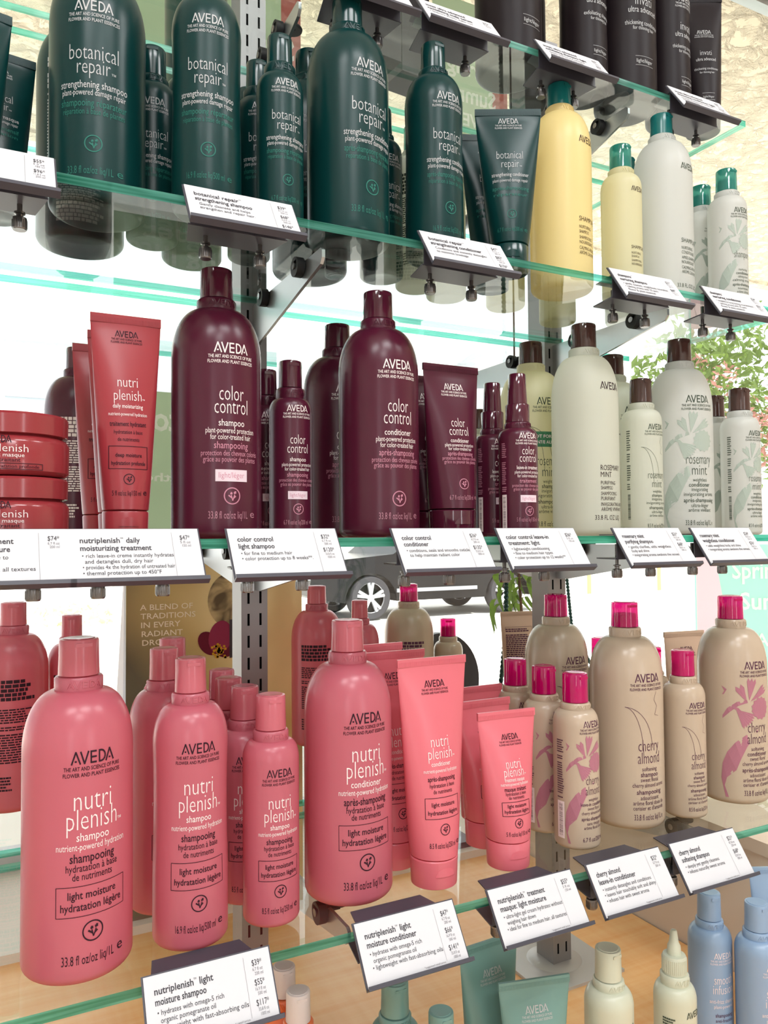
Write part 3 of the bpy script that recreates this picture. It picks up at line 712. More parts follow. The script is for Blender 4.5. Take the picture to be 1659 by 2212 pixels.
# ------------------------------------------------------------------ price cards in their clip-on holders
CW, CH = 0.1045, 0.0525; DY, DZ = 0.030, 0.0430
def card_print(title, bullets, prices, foot=True):
    """shapes in card units: u 0..CW, v from the top 0..CH"""
    K = []; G = []
    W = CW; H = CH
    n = max(len(q) for q in title)
    for i, q in enumerate(title): K.append(text(q, 0.0075, H * (1 - 0.27 - 0.145 * i), min(0.00255 * len(q), 0.075), 0.0074, 0.016, 'l'))
    for i, q in enumerate(bullets):
        x = 0.0085 if q[0] == '•' else 0.0105
        K.append(text(q, x, H * (1 - 0.545 - 0.105 * i), min(0.00190 * len(q), 0.0725), 0.0054, 0.0, 'l'))
    if foot: G.append(text('*suggested retail price', 0.0575, H * 0.055, 0.0225, 0.0022, 0.0, 'l'))
    G.append(rect(0.0815, 0.0817, 0.004, H - 0.004, 1))
    for i, (p, a, b) in enumerate(prices):
        z = H * (1 - 0.22 - 0.28 * i)
        K.append(text(p + '*', 0.0925, z, 0.0022 * len(p) + 0.002, 0.0066)); G += [text(a, 0.0925, z - 0.0038, 0.0088, 0.0036), text(b, 0.0932, z - 0.0072, 0.0072, 0.0036)]
    return [('card_ink', K), ('card_grey', G)]
def price_card(xc, s, lab, title, bullets, prices, ink=True):
    z, yf, nm = SH[s]
    yb = yf - 0.0345; zb = z - 0.0345            # lower edge of the card
    h = thing('card_holder', 'black metal card holder ' + lab, 'holder', (xc, yb, zb))
    ang = math.atan2(DY, DZ)
    def P(u, v, d=0.0): return (u - CW / 2, v * math.sin(ang) - d * math.cos(ang), v * math.cos(ang) + d * math.sin(ang))
    m = MB(); q = [(-0.0015, -0.001), (CW + 0.0015, -0.001), (CW + 0.0015, CH + 0.0012), (-0.0015, CH + 0.0012)]
    m.add([P(u, v, -0.0006) for u, v in q] + [P(u, v, -0.0018) for u, v in q], [(0, 1, 2, 3), (7, 6, 5, 4), (0, 4, 5, 1), (1, 5, 6, 2), (2, 6, 7, 3), (3, 7, 4, 0)])
    link('back_plate', m.mesh('back_plate', ['holder']), h)
    m = MB(); a = [(-0.0015, -0.0022), (CW + 0.003, -0.0022)]
    prof = [(-0.0018, -0.002), (0.0052, -0.002), (0.0060, 0.0012), (0.0052, 0.0016), (0.0044, -0.0006), (-0.0018, -0.0006)]
    m.add([P(-0.0015, v, d) for d, v in prof] + [P(CW + 0.003, v, d) for d, v in prof], [tuple(range(6)), tuple(range(6, 12))[::-1]] + [(i, 6 + i, 6 + (i + 1) % 6, (i + 1) % 6) for i in range(6)])
    link('lower_lip', m.mesh('lower_lip', ['holder']), h)
    zt = z - zb; y0 = yf - yb
    m = MB()                                           # tongue over the glass, web in front, plate under the glass
    tr = [(-CW / 2 + 0.006, -0.003), (CW / 2 - 0.006, -0.003), (CW / 2 - 0.014, 0.034), (-CW / 2 + 0.014, 0.034)]
    m.prism([(p, y0 + q - 0.001) for p, q in tr], 'z', zt + 0.0004, zt + 0.0016)
    m.box(-CW / 2 + 0.006, CW / 2 - 0.006, y0 - 0.005, y0 - 0.0036, zt - 0.027, zt + 0.0016)
    tr2 = [(-CW / 2 + 0.004, -0.0045), (CW / 2 - 0.004, -0.0045), (CW / 2 - 0.012, 0.036), (-CW / 2 + 0.012, 0.036)]
    m.prism([(p, y0 + q) for p, q in tr2], 'z', zt - 0.0275, zt - 0.026)
    link('shelf_clip', m.mesh('shelf_clip', ['holder']), h)
    for sx in (-0.027, 0.027):
        m = MB(); yy = y0 + 0.016
        m.lathe([(0.0022, zt - GT - 0.001), (0.0022, zt - 0.034), (0.0046, zt - 0.0345), (0.0046, zt - 0.036), (0.003, zt - 0.0365), (0.003, zt - 0.039), (0.0058, zt - 0.0395), (0.0060, zt - 0.041), (0.0060, zt - 0.049), (0.0054, zt - 0.050)][::-1], 20, cx=sx, cy=yy)
        for i in range(24):
            a2 = 2 * math.pi * i / 24; m.rod((sx + 0.006 * math.cos(a2), yy + 0.006 * math.sin(a2), zt - 0.0485), (sx + 0.006 * math.cos(a2), yy + 0.006 * math.sin(a2), zt - 0.0415), 0.00035, 4)
        link('thumb_screw', m.mesh('thumb_screw', ['screw']), h)
    c = thing('price_card', 'white price card ' + lab, 'price card', (xc, yb, zb))
    m = MB(); q = [(0, 0), (CW, 0), (CW, CH), (0, CH)]
    m.add([P(u, v, 0.0006) for u, v in q] + [P(u, v, -0.0002) for u, v in q], [(0, 1, 2, 3), (7, 6, 5, 4), (0, 4, 5, 1), (1, 5, 6, 2), (2, 6, 7, 3), (3, 7, 4, 0)])
    link('paper', m.mesh('paper', ['card']), c)
    if ink: link('printing', wrap('printing', card_print(title, bullets, prices), lambda u, v: P(u, v, 0.0009)), c)

A67 = ('6.7 fl oz', '200 ml'); A169 = ('16.9 fl oz', '500 ml'); A338 = ('33.8 fl oz', '1000 ml'); A5 = ('5 fl oz', '150 ml'); A85 = ('8.5 fl oz', '250 ml')
CARDS = [
 (-0.046, 4, 'at the bottom left corner, mostly cut off', ['nutriplenish light', 'leave-in'], ['• lightweight moisture'], [('$47', *A67)]),
 (0.170, 4, 'below the middle-sized waisted pink bottle', ['nutriplenish™ light', 'moisture shampoo'], ['• hydrates with omega-5 rich', 'organic pomegranate oil', '• lightweight with fast-absorbing oils'], [('$39', *A67), ('$55', *A169), ('$117', *A338)]),
 (0.356, 4, 'below the large pink conditioner bottle', ['nutriplenish™ light', 'moisture conditioner'], ['• hydrates with omega-5 rich', 'organic pomegranate oil', '• lightweight with fast-absorbing oils'], [('$47', *A67), ('$66', *A169), ('$141', *A338)]),
 (0.502, 4, 'below the front short pink tube', ['nutriplenish™ treatment', 'masque: light moisture'], ['• ultra-light gel cream hydrates without', 'weighing hair down', '• ideal for fine to medium hair, all textures'], [('$55', *A5)]),
 (0.629, 4, 'below the small tan barcode bottle', ['cherry almond', 'leave-in conditioner'], ['• instantly detangles and conditions', '• leaves hair touchably soft and shiny', '• infuses hair with sweet aroma'], [('$32', *A67)]),
 (0.751, 4, 'below the small tan bottle between two large ones', ['cherry almond', 'softening shampoo'], ['• deeply yet gently cleanses', '• infuses naturally sweet aroma'], [('$21', *A85), ('$68', *A338)]),
 (0.011, 3, 'under the stacked red jars', ['nutriplenish treatment', 'masque: deep moisture'], ['• provides rich moisture to', 'dry hair', '• ideal for coarse hair, all textures'], [('$74', *A67)]),
 (0.1155, 3, 'under the three red tubes', ['nutriplenish™ daily', 'moisturizing treatment'], ['• rich leave-in creme instantly hydrates', 'and detangles dull, dry hair', '• provides 4x the hydration of untreated hair', '• thermal protection up to 450°F'], [('$47', *A5)]),
 (0.2465, 3, 'under the large burgundy bottle with the pale sticker', ['color control', 'light shampoo'], ['• for fine to medium hair', '• color protection up to 8 weeks**.'], [('$32', *A67), ('$120', *A338)]),
 (0.412, 3, 'under the burgundy tube', ['color control', 'conditioner'], ['• conditions, seals and smooths cuticle', 'to help maintain radiant color'], [('$36', *A67), ('$135', *A338)]),
 (0.537, 3, 'under the burgundy spray bottles', ['color control leave-in', 'treatment: light'], ['• lightweight conditioning', '• fine to medium hair types', '• color protection up to 12 weeks**'], [('$36', *A5)]),
 (0.700, 3, 'under the large frosted bottle with plain capitals', ['rosemary mint', 'purifying shampoo'], ['• gently clarifies, adds weightless', 'body and shine', '• invigorating aroma awakens the senses'], [('$21', *A85), ('$68', *A338)]),
 (0.826, 3, 'under the frosted bottle with the grey flower print', ['rosemary mint', 'weightless conditioner'], ['• adds weightless body and shine', '• invigorating aroma awakens the senses'], [('$24', *A85), ('$76', *A338)]),
 (0.0, 2, 'at the left border under the dark green tubes', ['intensive', 'masque:'], ['• strengthens hair', '• deep conditioning'], [('$55', *A5), ('$96', '11.8 fl oz', '350 ml')]),
 (0.2145, 2, 'under the second and third dark green bottles', ['botanical repair™', 'strengthening shampoo'], ['Gently cleanses and helps', 'strengthen and repair hair.'], [('$39', *A67), ('$68', *A169), ('$146', *A338)]),
 (0.462, 2, 'under the middle-sized green conditioner bottle', ['botanical repair™', 'strengthening conditioner'], ['Conditions and instantly detangles', 'to minimize breakage.'], [('$47', *A67), ('$82', *A169), ('$176', *A338)]),
 (0.726, 2, 'under the small pale yellow bottle', ['shampure™', 'nurturing shampoo'], ['• gently cleanses, weightlessly nourishes', '• calming aroma with 25 pure', 'flower & plant essences'], [('$21', *A85), ('$68', *A338)]),
 (0.885, 2, 'under the large white bottle with teal cap', ['shampure™', 'nurturing conditioner'], ['• weightless long lasting nourishment', '• calming aroma with 25 pure', 'flower & plant essences'], [('$24', *A85), ('$76', *A338)]),
 (0.378, 1, 'on the top shelf above the large green conditioner bottle', ['invati ultra advanced'], [], []),
 (0.499, 1, 'on the top shelf above the middle-sized green conditioner bottle', ['invati ultra advanced', 'revitalizing scalp serum'], ['• Delivers thicker, fuller hair'], [('$72', '5 fl oz', '150 ml')]),
 (0.670, 1, 'on the top shelf above the large yellow bottle', ['invati ultra advanced', 'exfoliating shampoo: light'], ['Gently cleanses and exfoliates', 'build-up to renew the scalp'], [('$39', *A67), ('$62', *A169), ('$115', *A338)]),
 (0.900, 1, 'at the right end of the top shelf', ['invati ultra advanced', 'thickening conditioner: light'], ['Instantly thickens and conditions', 'for thinning hair'], [('$39', *A67), ('$115', *A338)]),
]
for xc, s, lab, ti, bu, pr in CARDS: price_card(xc, s, lab, ti, bu, pr)

# ------------------------------------------------------------------ things in and beyond the window
def board():
    Y = 1.42
    t = thing('advertising_board', 'golden standing cardboard board reading A BLEND OF TRADITIONS, behind the left upright', 'board', (0, Y, -0.655))
    Z0 = 0.655
    m = MB(); m.box(0.224, 0.548, 0, 0.004, 0.0, 0.62); link('front_panel', m.mesh('front_panel', ['board_print']), t)
    m = MB(); m.add([(0.216, 0.004, 0.0), (0.548, 0.16, 0.0), (0.548, 0.006, 0.62), (0.222, 0.006, 0.62), (0.212, 0.16, 0.0)], [(0, 4, 3), (4, 1, 2, 3)]); m.flat = True
    link('easel_back', m.mesh('easel_back', ['board_white']), t)
    zz = lambda y: Z0 - (y - 1167) * 0.00081
    L = [text(q, 0.247 + 0.001 * i, zz(1320 + 19 * i), w, 0.0140, 0.006, 'l') for i, (q, w) in enumerate((('A BLEND OF', 0.092), ('TRADITIONS', 0.096), ('IN EVERY', 0.068), ('RADIANT', 0.071), ('DROP', 0.044)))]
    link('lettering', wrap('lettering', [('board_ink', L)], lambda u, v: (u, -0.0006, v)), t)
    d = MB(); d.flat = True
    cx, cz, r = 0.414, zz(1306), 0.052
    vs = [(cx, -0.0008, cz)] + [(cx + r * 0.92 * math.cos(a), -0.0008, cz + r * math.sin(a)) for a in [2 * math.pi * i / 40 for i in range(40)]]
    d.add(vs, [(0, 1 + i, 1 + (i + 1) % 40) for i in range(40)], 0); link('oil_drop_print', d.mesh('oil_drop_print', ['amber_print']), t)
    f = MB(); f.flat = True
    for a0, rr, sx, mi in ((128, 0.048, 0.37, 0), (78, 0.060, 0.38, 1), (25, 0.045, 0.39, 0)):
        a = math.radians(a0); px, pz = 0.383, zz(1424)
        vs = [(px, 0, pz)]
        for i in range(25):
            b = 2 * math.pi * i / 24; u = rr * (0.5 + 0.5 * math.cos(b)); v = rr * 0.36 * math.sin(b); vs.append((px + u * math.cos(a) - v * math.sin(a), 0, pz + u * math.sin(a) + v * math.cos(a)))
        f.add([(x, -0.001 - 0.0001 * mi, z) for x, y, z in vs], [(0, i, i + 1) for i in range(1, 25)], mi)
    rnd = random.Random(3)
    for i in range(40):
        x = 0.387 + rnd.gauss(0, 0.006); z = zz(1416) + rnd.gauss(0, 0.006); f.add([(x - 0.002, -0.0014, z - 0.002), (x + 0.002, -0.0014, z - 0.002), (x + 0.002, -0.0014, z + 0.002), (x - 0.002, -0.0014, z + 0.002)], [(0, 1, 2, 3)], 2)
    link('flower_print', f.mesh('flower_print', ['petal', 'petal_light', 'stamen']), t)
    k = MB(); k.flat = True; k.add([(0.406, -0.0016, zz(1436)), (0.430, -0.0016, zz(1436)), (0.430, -0.0016, zz(1350)), (0.406, -0.0016, zz(1350))], [(0, 1, 2, 3)]); link('dropper_print', k.mesh('dropper_print', ['dropper']), t)
def amber():
    mt, nt, p, out = newmat('amber_print')
    tc = nt.nodes.new('ShaderNodeTexCoord'); n = nt.nodes.new('ShaderNodeTexNoise'); n.inputs['Scale'].default_value = 24; n.inputs['Distortion'].default_value = 1.2
    cr = nt.nodes.new('ShaderNodeValToRGB'); e = cr.color_ramp.elements
    e[0].position = 0.35; e[0].color = (*lin((92, 74, 44)), 1); e[1].position = 0.66; e[1].color = (*lin((226, 202, 150)), 1)
    nt.links.new(tc.outputs['Object'], n.inputs['Vector']); nt.links.new(n.outputs['Fac'], cr.inputs[0]); nt.links.new(cr.outputs[0], p.inputs['Base Color']); p.inputs['Roughness'].default_value = 0.5
    MATS['amber_print'] = mt
amber(); board()

def poster(name, label, x0, x1, Y, z0, z1, lines, mat, strip_mat=None, mirror=True, turned=False):
    t = thing(name, label, 'poster', (0, Y, 0))
    m = MB(); m.box(x0, x1, 0, 0.0015, z0, z1); link('sheet', m.mesh('sheet', [mat]), t)
    if strip_mat:
        m = MB(); m.box(x1 - 0.05, x1, -0.0004, 0, z0, z1); link('colour_strip', m.mesh('colour_strip', [strip_mat]), t)
    L = [text(q, cx, z, w, em, 0.02, 'c', mirror) for q, cx, z, w, em in lines]
    if turned: L = [([(u, z0 + z1 - v) for u, v in vs], [f[::-1] for f in fs]) for vs, fs in L]
    for q in L: link('lettering', wrap('lettering', [('poster_white', [q])], lambda u, v: (u, -0.0008, v)), t)
    return t
WY = 1.7632
poster('window_poster', 'green poster with white mirrored lettering high in the window, behind the dark green bottles', 0.255, 0.684, WY, 1.04, 1.46, [('Spring into', 0.512, 1.155, 0.31, 0.075), ('Summer', 0.53, 1.075, 0.22, 0.075), ('weather', 0.385, 1.052, 0.12, 0.028)], 'poster_green', 'poster_rose')
poster('window_poster', 'green poster with a white letter O in the window, behind the red tubes', 0.250, 0.62, WY, -0.10, 0.326, [('Spring into', 0.478, 0.24, 0.29, 0.078), ('weather', 0.37, 0.128, 0.15, 0.026), ('Spring into', 0.43, -0.022, 0.32, 0.056), ('Summer', 0.44, -0.080, 0.26, 0.056)], 'poster_green', None)
poster('window_poster', 'pale green poster with mirrored lettering in the window, behind the green tube', 1.06, 1.300, WY, 1.02, 1.46, [('Spring', 1.185, 1.255, 0.17, 0.066), ('Summer', 1.16, 1.18, 0.20, 0.066), ('AVEDA', 1.16, 1.115, 0.15, 0.05)], 'poster_green', 'poster_rose')
t = thing('pavement_sign', 'pastel pink and mint folding sign on the pavement behind the rightmost tan bottle', 'sign', (4.55, 4.0, -1.29), math.radians(-30))
m = MB(); m.box(0, 0.95, 0, 0.03, 0.12, 1.22); link('front_panel', m.mesh('front_panel', ['poster_mint']), t)
m = MB(); m.prism([(0.0, 0.12), (0.30, 0.12), (0.12, 1.22), (0.0, 1.22)], 'y', -0.004, 0.0); link('pink_stripe', m.mesh('pink_stripe', ['poster_pink']), t)
link('lettering', wrap('lettering', [('poster_white', [text('Spring into', 0.56, 0.98, 0.62, 0.17, 0.02), text('Summer', 0.58, 0.76, 0.56, 0.17, 0.02), text('AVEDA', 0.62, 0.50, 0.44, 0.13, 0.01)])], lambda u, v: (u, -0.006, v)), t)
m = MB(); m.prism([(0.03, 0.0), (0.06, 0.0), (0.06, 1.2), (0.03, 1.2)], 'x', 0, 0.95); link('rear_panel', m.mesh('rear_panel', ['board_white']), t)

t = thing('round_display_mirror', 'dark round panel standing on the window sill behind the pink tubes', 'mirror', (0.878, 1.45, -0.655))
m = MB(); m.prism([(0.095 * math.cos(2 * math.pi * i / 48), 0.345 + 0.105 * math.sin(2 * math.pi * i / 48)) for i in range(48)], 'y', 0, 0.02); link('disc', m.mesh('disc', ['black_disc']), t)
m = MB(); m.box(-0.06, 0.06, -0.03, 0.06, 0, 0.012); m.box(-0.015, 0.015, 0.0, 0.02, 0.01, 0.25); link('foot', m.mesh('foot', ['black_disc']), t)

# twisted cable and hanging plant by the right upright
def cable(name, label, pts, r=0.003):
    m = MB()
    for ph in (0, math.pi):
        P = []
        for (a, b) in zip(pts, pts[1:]):
            n = max(4, int(abs(a[2] - b[2]) / 0.005))
            for i in range(n):
                q = i / n; c = [a[k] + (b[k] - a[k]) * q for k in range(3)]; an = ph + (c[2]) * 330
                P.append((c[0] + r * math.cos(an), c[1] + r * math.sin(an), c[2]))
        for p, q in zip(P, P[1:]): m.rod(p, q, r * 0.9, 6)
    o = link(name, m.mesh(name, ['cable_green']), None, (0, 0, EYE)); return tag(o, label, 'cable')
cable('twisted_cable', 'dark green twisted light cable hanging left of the right upright', [(0.974, 1.341, 0.315), (0.972, 1.341, -0.02), (0.968, 1.341, -0.19), (0.95, 1.36, -0.43), (0.95, 1.42, -0.652)])
cable('twisted_cable', 'dark green twisted light cable hanging right of the right upright', [(1.475, 1.757, 0.10), (1.475, 1.757, -0.06), (1.495, 1.757, -0.25), (1.64, 1.757, -0.50), (1.66, 1.757, -0.652)])
def leafy(mb, c, r, n, size, seed, mats=1, flat=1.0):
    rnd = random.Random(seed)
    for i in range(n):
        while True:
            p = [rnd.uniform(-1, 1) for _ in range(3)]
            if 0.15 < sum(v * v for v in p) < 1: break
        q = Vector((c[0] + p[0] * r[0], c[1] + p[1] * r[1], c[2] + p[2] * r[2]))
        u = Vector((rnd.gauss(0, 1), rnd.gauss(0, 1), rnd.gauss(0, 0.7))).normalized(); w = u.cross(Vector((rnd.gauss(0, 1), rnd.gauss(0, 1), rnd.gauss(0, 1)))).normalized()
        s = size * rnd.uniform(0.6, 1.3); k = u.cross(w) * s * 0.12
        mb.add([tuple(q - u * s), tuple(q + w * s * 0.42 - u * s * 0.1 + k), tuple(q + u * s), tuple(q - w * s * 0.42 - u * s * 0.1 + k)], [(0, 1, 2), (0, 2, 3)], rnd.randrange(mats) if mats > 1 else 0)
t = thing('hanging_plant', 'green trailing plant beside the right upright, below the middle shelf', 'plant', (1.005, 1.35, -0.08))
m = MB(); m.flat = True; rnd = random.Random(8)
for i in range(26):
    x0 = rnd.uniform(-0.03, 0.035); z0 = rnd.uniform(-0.07, 0.06); dx = rnd.uniform(-0.05, 0.05); L = rnd.uniform(0.05, 0.11); y0 = rnd.uniform(-0.03, 0.03); w = 0.006
    P = [(x0 + dx * q, y0 + 0.03 * math.sin(q * 3), z0 - L * q * q + 0.02 * q) for q in [k / 6 for k in range(7)]]
    for k in range(6):
        a, b = P[k], P[k + 1]; wa = w * math.sin(math.pi * (k + 0.3) / 6.6); wb = w * math.sin(math.pi * (k + 1.3) / 6.6) if k < 5 else 0.0004
        m.add([(a[0] - wa, a[1], a[2]), (a[0] + wa, a[1], a[2]), (b[0] + wb, b[1], b[2]), (b[0] - wb, b[1], b[2])], [(0, 1, 2, 3)])
link('foliage', m.mesh('foliage', ['leaf']), t)
m = MB(); m.rod((0, 0, 1.93), (0.0, 0, 0.05), 0.002, 6); m.rod((0, 0, 0.06), (0.01, 0, -0.08), 0.003, 6); link('stem', m.mesh('stem', ['bark']), t)

# street
m = MB(); m.box(-30, 60, 1.80, 8.6, -1.36, -1.29); struct('pavement', m, ['pavement'])
m = MB(); m.box(-40, 80, 8.6, 60, -1.42, -1.33); struct('road', m, ['asphalt'])
def car():
    t = thing('parked_car', 'dark parked car with five-spoke wheels on the street beyond the window', 'car', (0, 11.3, -1.33))
    body = [(4.55, 0.42), (4.5, 0.62), (4.56, 0.86), (5.0, 0.98), (5.95, 1.06), (6.7, 1.62), (7.3, 1.72), (8.5, 1.70), (9.05, 1.10), (9.25, 0.95), (9.25, 0.5), (9.1, 0.40)]
    def arch(cx): return [(cx + 0.46 * math.cos(a), 0.30 + 0.46 * math.sin(a)) for a in [math.pi * i / 12 for i in range(13)]]
    low = [(9.1, 0.36)] + arch(8.2) + arch(5.55) + [(4.7, 0.36)]
    m = MB(); m.prism(body[:-1] + low, 'y', 0.0, 1.8); link('car_body', m.mesh('car_body', ['car_paint']), t)
    g = MB()
    g.prism([(6.05, 1.08), (6.75, 1.56), (7.25, 1.64), (7.25, 1.08)], 'y', -0.012, 0.02); link('side_window', g.mesh('side_window', ['window_dark']), t)
    g = MB(); g.prism([(7.35, 1.08), (7.35, 1.65), (8.35, 1.62), (8.75, 1.10)], 'y', -0.012, 0.02); link('side_window', g.mesh('side_window', ['window_dark']), t)
    g = MB(); g.box(6.0, 7.55, -0.03, 0.02, 0.44, 0.50); link('sill_trim', g.mesh('sill_trim', ['car_trim']), t)
    for x in (6.95, 8.0):
        g = MB(); g.box(x, x + 0.22, -0.03, 0.0, 0.93, 0.965); link('door_handle', g.mesh('door_handle', ['car_trim']), t)
    g = MB(); g.box(4.49, 4.62, 0.02, 0.4, 0.68, 0.84); link('headlight', g.mesh('headlight', ['bld_glass']), t)
    for cx in (5.55, 8.2):
        for y in (0.02, 1.55):
            w = MB()
            prof = [(0.24, -0.11), (0.33, -0.115), (0.36, -0.08), (0.365, 0.0), (0.36, 0.08), (0.33, 0.115), (0.24, 0.11)]
            n = 44
            vs = [(cx + r * math.cos(2 * math.pi * j / n), y + 0.11 + d, 0.365 + r * math.sin(2 * math.pi * j / n)) for r, d in prof for j in range(n)]
            w.add(vs, [(i * n + j, i * n + (j + 1) % n, (i + 1) * n + (j + 1) % n, (i + 1) * n + j) for i in range(6) for j in range(n)], 0, True)
            tyre = link('wheel', w.mesh('wheel', ['tyre']), t)
            r = MB()
            for k in range(5):
                a = 2 * math.pi * k / 5 + 0.3
                for da in (-0.16, 0.16):
                    r.rod((cx + 0.05 * math.cos(a), y + 0.01, 0.365 + 0.05 * math.sin(a)), (cx + 0.245 * math.cos(a + da), y + 0.02, 0.365 + 0.245 * math.sin(a + da)), 0.03, 8)
            r.rod((cx, y, 0.365), (cx, y + 0.05, 0.365), 0.06, 20)
            for j in range(36):
                a, b = 2 * math.pi * j / 36, 2 * math.pi * (j + 1) / 36; r.rod((cx + 0.25 * math.cos(a), y + 0.02, 0.365 + 0.25 * math.sin(a)), (cx + 0.25 * math.cos(b), y + 0.02, 0.365 + 0.25 * math.sin(b)), 0.018, 6)
            link('rim', r.mesh('rim', ['rim']), tyre)
            d = MB(); d.prism([(cx + 0.24 * math.cos(2 * math.pi * j / 30), 0.365 + 0.24 * math.sin(2 * math.pi * j / 30)) for j in range(30)], 'y', y + 0.08, y + 0.1); link('brake_disc', d.mesh('brake_disc', ['rubber']), tyre)
car()
t = thing('street_building', 'white building with large window panes across the street', 'building', (0, 15.5, -1.33))
m = MB(); m.box(-3, 9.0, 0, 4, 0, 6.2); link('wall', m.mesh('wall', ['bld_white']), t)
for x in (-2.2, -0.95, 0.35, 1.35, 2.9, 4.6, 6.2):
    g = MB(); w = 0.95 if x < 2 else 1.2
    g.box(x, x + w, -0.03, 0.02, 2.2, 5.2); f = link('window', g.mesh('window', ['bld_glass']), t)
    k = MB(); k.box(x, x + w, -0.06, -0.03, 3.55, 3.68); k.box(x, x + w, -0.05, -0.03, 3.9, 4.3, 1); link('crossbar', k.mesh('crossbar', ['bld_white', 'car_trim']), f)
g = MB(); g.box(0.10, 0.24, -0.08, 0, 2.8, 5.3); link('yellow_panel', g.mesh('yellow_panel', ['bld_yellow']), t)
t = thing('low_house', 'low house with a terracotta roof behind the tree', 'house', (17.5, 20.5, -1.33), math.radians(-25))
m = MB(); m.box(-3, 6, 0, 4, 0, 2.2); link('wall', m.mesh('wall', ['bld_white']), t)
m = MB(); m.prism([(-0.4, 2.2), (2, 3.0), (4.4, 2.2)], 'x', -3.3, 6.3); link('roof', m.mesh('roof', ['terracotta']), t)
t = thing('low_street_wall', 'cream low wall across the street, below the middle shelf at the right', 'wall', (0, 14.0, -1.33))
m = MB(); m.box(9.6, 30, 0, 0.3, 0, 1.0); link('wall_face', m.mesh('wall_face', ['bld_white']), t)
for i in range(7):
    m = MB(); m.box(10.2 + 2.2 * i, 10.3 + 2.2 * i, -0.02, 0, 0.0, 1.0); link('joint', m.mesh('joint', ['bld_yellow']), t)
t = thing('tree', 'leafy tree with pink blossoms outside the window, at the right border', 'tree', (9.0, 7.6, -1.29))
m = MB(); m.flat = True
for c, r, n, sd in (((-0.55, 0, 3.35), (0.75, 0.6, 0.75), 520, 1), ((0.6, 0.2, 3.3), (0.9, 0.7, 1.0), 620, 2), ((-0.1, 0.3, 2.6), (0.85, 0.6, 0.55), 360, 3), ((1.5, 0.3, 2.9), (0.9, 0.6, 0.9), 420, 4), ((0.3, 0, 4.1), (1.1, 0.6, 0.6), 360, 9)): leafy(m, c, r, n, 0.085, sd, 1)
fo = link('foliage', m.mesh('foliage', ['leaf']), t)
m = MB(); m.flat = True
for c, r, n, sd in (((-0.35, -0.3, 3.0), (0.7, 0.4, 0.7), 260, 5), ((0.5, -0.4, 2.7), (0.8, 0.4, 0.5), 260, 6), ((1.3, -0.3, 2.7), (0.7, 0.4, 0.5), 160, 7)): leafy(m, c, r, n, 0.06, sd, 1)
link('blossom', m.mesh('blossom', ['leaf_pink']), t)
m = MB(); m.rod((0.2, 0.2, 0), (0.25, 0.2, 2.2), 0.13, 10, 0, 0.09); m.rod((0.25, 0.2, 2.1), (-0.5, 0.2, 3.2), 0.07, 8, 0, 0.03); m.rod((0.25, 0.2, 2.1), (1.0, 0.2, 3.3), 0.08, 8, 0, 0.03); link('trunk', m.mesh('trunk', ['bark']), t)
for i, (x, y) in enumerate(((0.85, 9.0), (2.35, 9.0))):
    t = thing('flower_planter', ('cream planter with yellow flowers on the street behind the pink bottles', 'cream planter with orange flowers on the street beside the advertising board')[i], 'planter', (x, y, -1.33))
    m = MB(); m.box(-0.55, 0.55, -0.2, 0.2, 0, 0.42); link('planter_box', m.mesh('planter_box', ['bld_white']), t)
    m = MB(); m.flat = True; leafy(m, (0, 0, 0.52), (0.5, 0.18, 0.16), 180, 0.06, 20 + i, 2); link('flowers', m.mesh('flowers', ['flower_pale', 'flower_pale']), t)

# ------------------------------------------------------------------ goods
Z1, Z2, Z3, Z4, ZT = 0.6195, 0.316, 0.0, -0.36, -0.67
M5s = dict(sw=0.87, sz=0.965); S25s = dict(sw=0.72, sz=0.775); S20s = dict(sw=0.70, sz=0.755)
def barcode(x0, x1, z0, z1, seed):
    r = random.Random(seed); out = []; z = z0 + 0.001
    while z < z1 - 0.001:
        w = r.choice((0.0003, 0.0005, 0.0009)); out.append(rect(x0 + 0.001, x1 - 0.001, z, z + w, 3)); z += w + r.choice((0.0004, 0.0007))
    return out
def side_panel(ink, x0, x1, z0, z1, seed, code=True, bg='ink_white'):
    L = [(ink, bars(x0, x1, z0 + (0.045 if code else 0), z1, 26, seed, 0.5))]
    if code: L += [(bg, [rect(x0, x1, z0, z0 + 0.042, 4)])]
    return L
def lift(shapes): return shapes
LY = {}
def L(key, f): LY[key] = f
# pink family
P_L1S = ('p_l1s', lay_pink('33.8 fl oz/oz liq/1L'), 0); P_M5S = ('p_m5s', lay_pink('16.9 fl oz/oz liq/500 ml', **M5s), 0)
P_S25S = ('p_s25s', lay_pink('8.5 fl oz/oz liq/250 ml', **S25s), 0); P_L1C = ('p_l1c', lay_pink('33.8 fl oz/oz liq/1L', 'conditioner', 'après-shampooing'), 0)
P_BK = ('p_bk', lay_back('ink_dark', seed=4), 0); P_BKM = ('p_bkm', lay_back('ink_dark', 0.87, 0.965, 7), 0)
G = 'pink bottles on the lowest shelf'
def pink(label, kind, lay, x, y, yaw=0, name='shampoo_bottle', z=Z4, group=G): return bottle(name, label, kind, 'pink', 'pink_cap', lay, x, y, z, yaw, group=group)
pink('largest pink bottle, in front at the left, shampoo, reading 33.8 fl oz', 'L1', P_L1S, 0.076, 0.731, 9)
pink('middle-sized waisted pink bottle, second in the front row, reading 16.9 fl oz', 'M5', P_M5S, 0.172, 0.729, 0)
pink('small pink bottle, third in the front row, reading 8.5 fl oz/250 ml', 'S25', P_S25S, 0.249, 0.729, 0)
pink('bright pink bottle right behind the gap between the two largest front bottles at left', 'M5', P_M5S, 0.164, 0.807, 12)
pink('pink bottle behind, its cap just right of the word DROP on the board', 'M5', P_M5S, 0.189, 0.885, 0)
pink('small pink bottle, farthest of the row behind the waisted bottle', 'S25', P_S25S, 0.221, 0.953, 0)
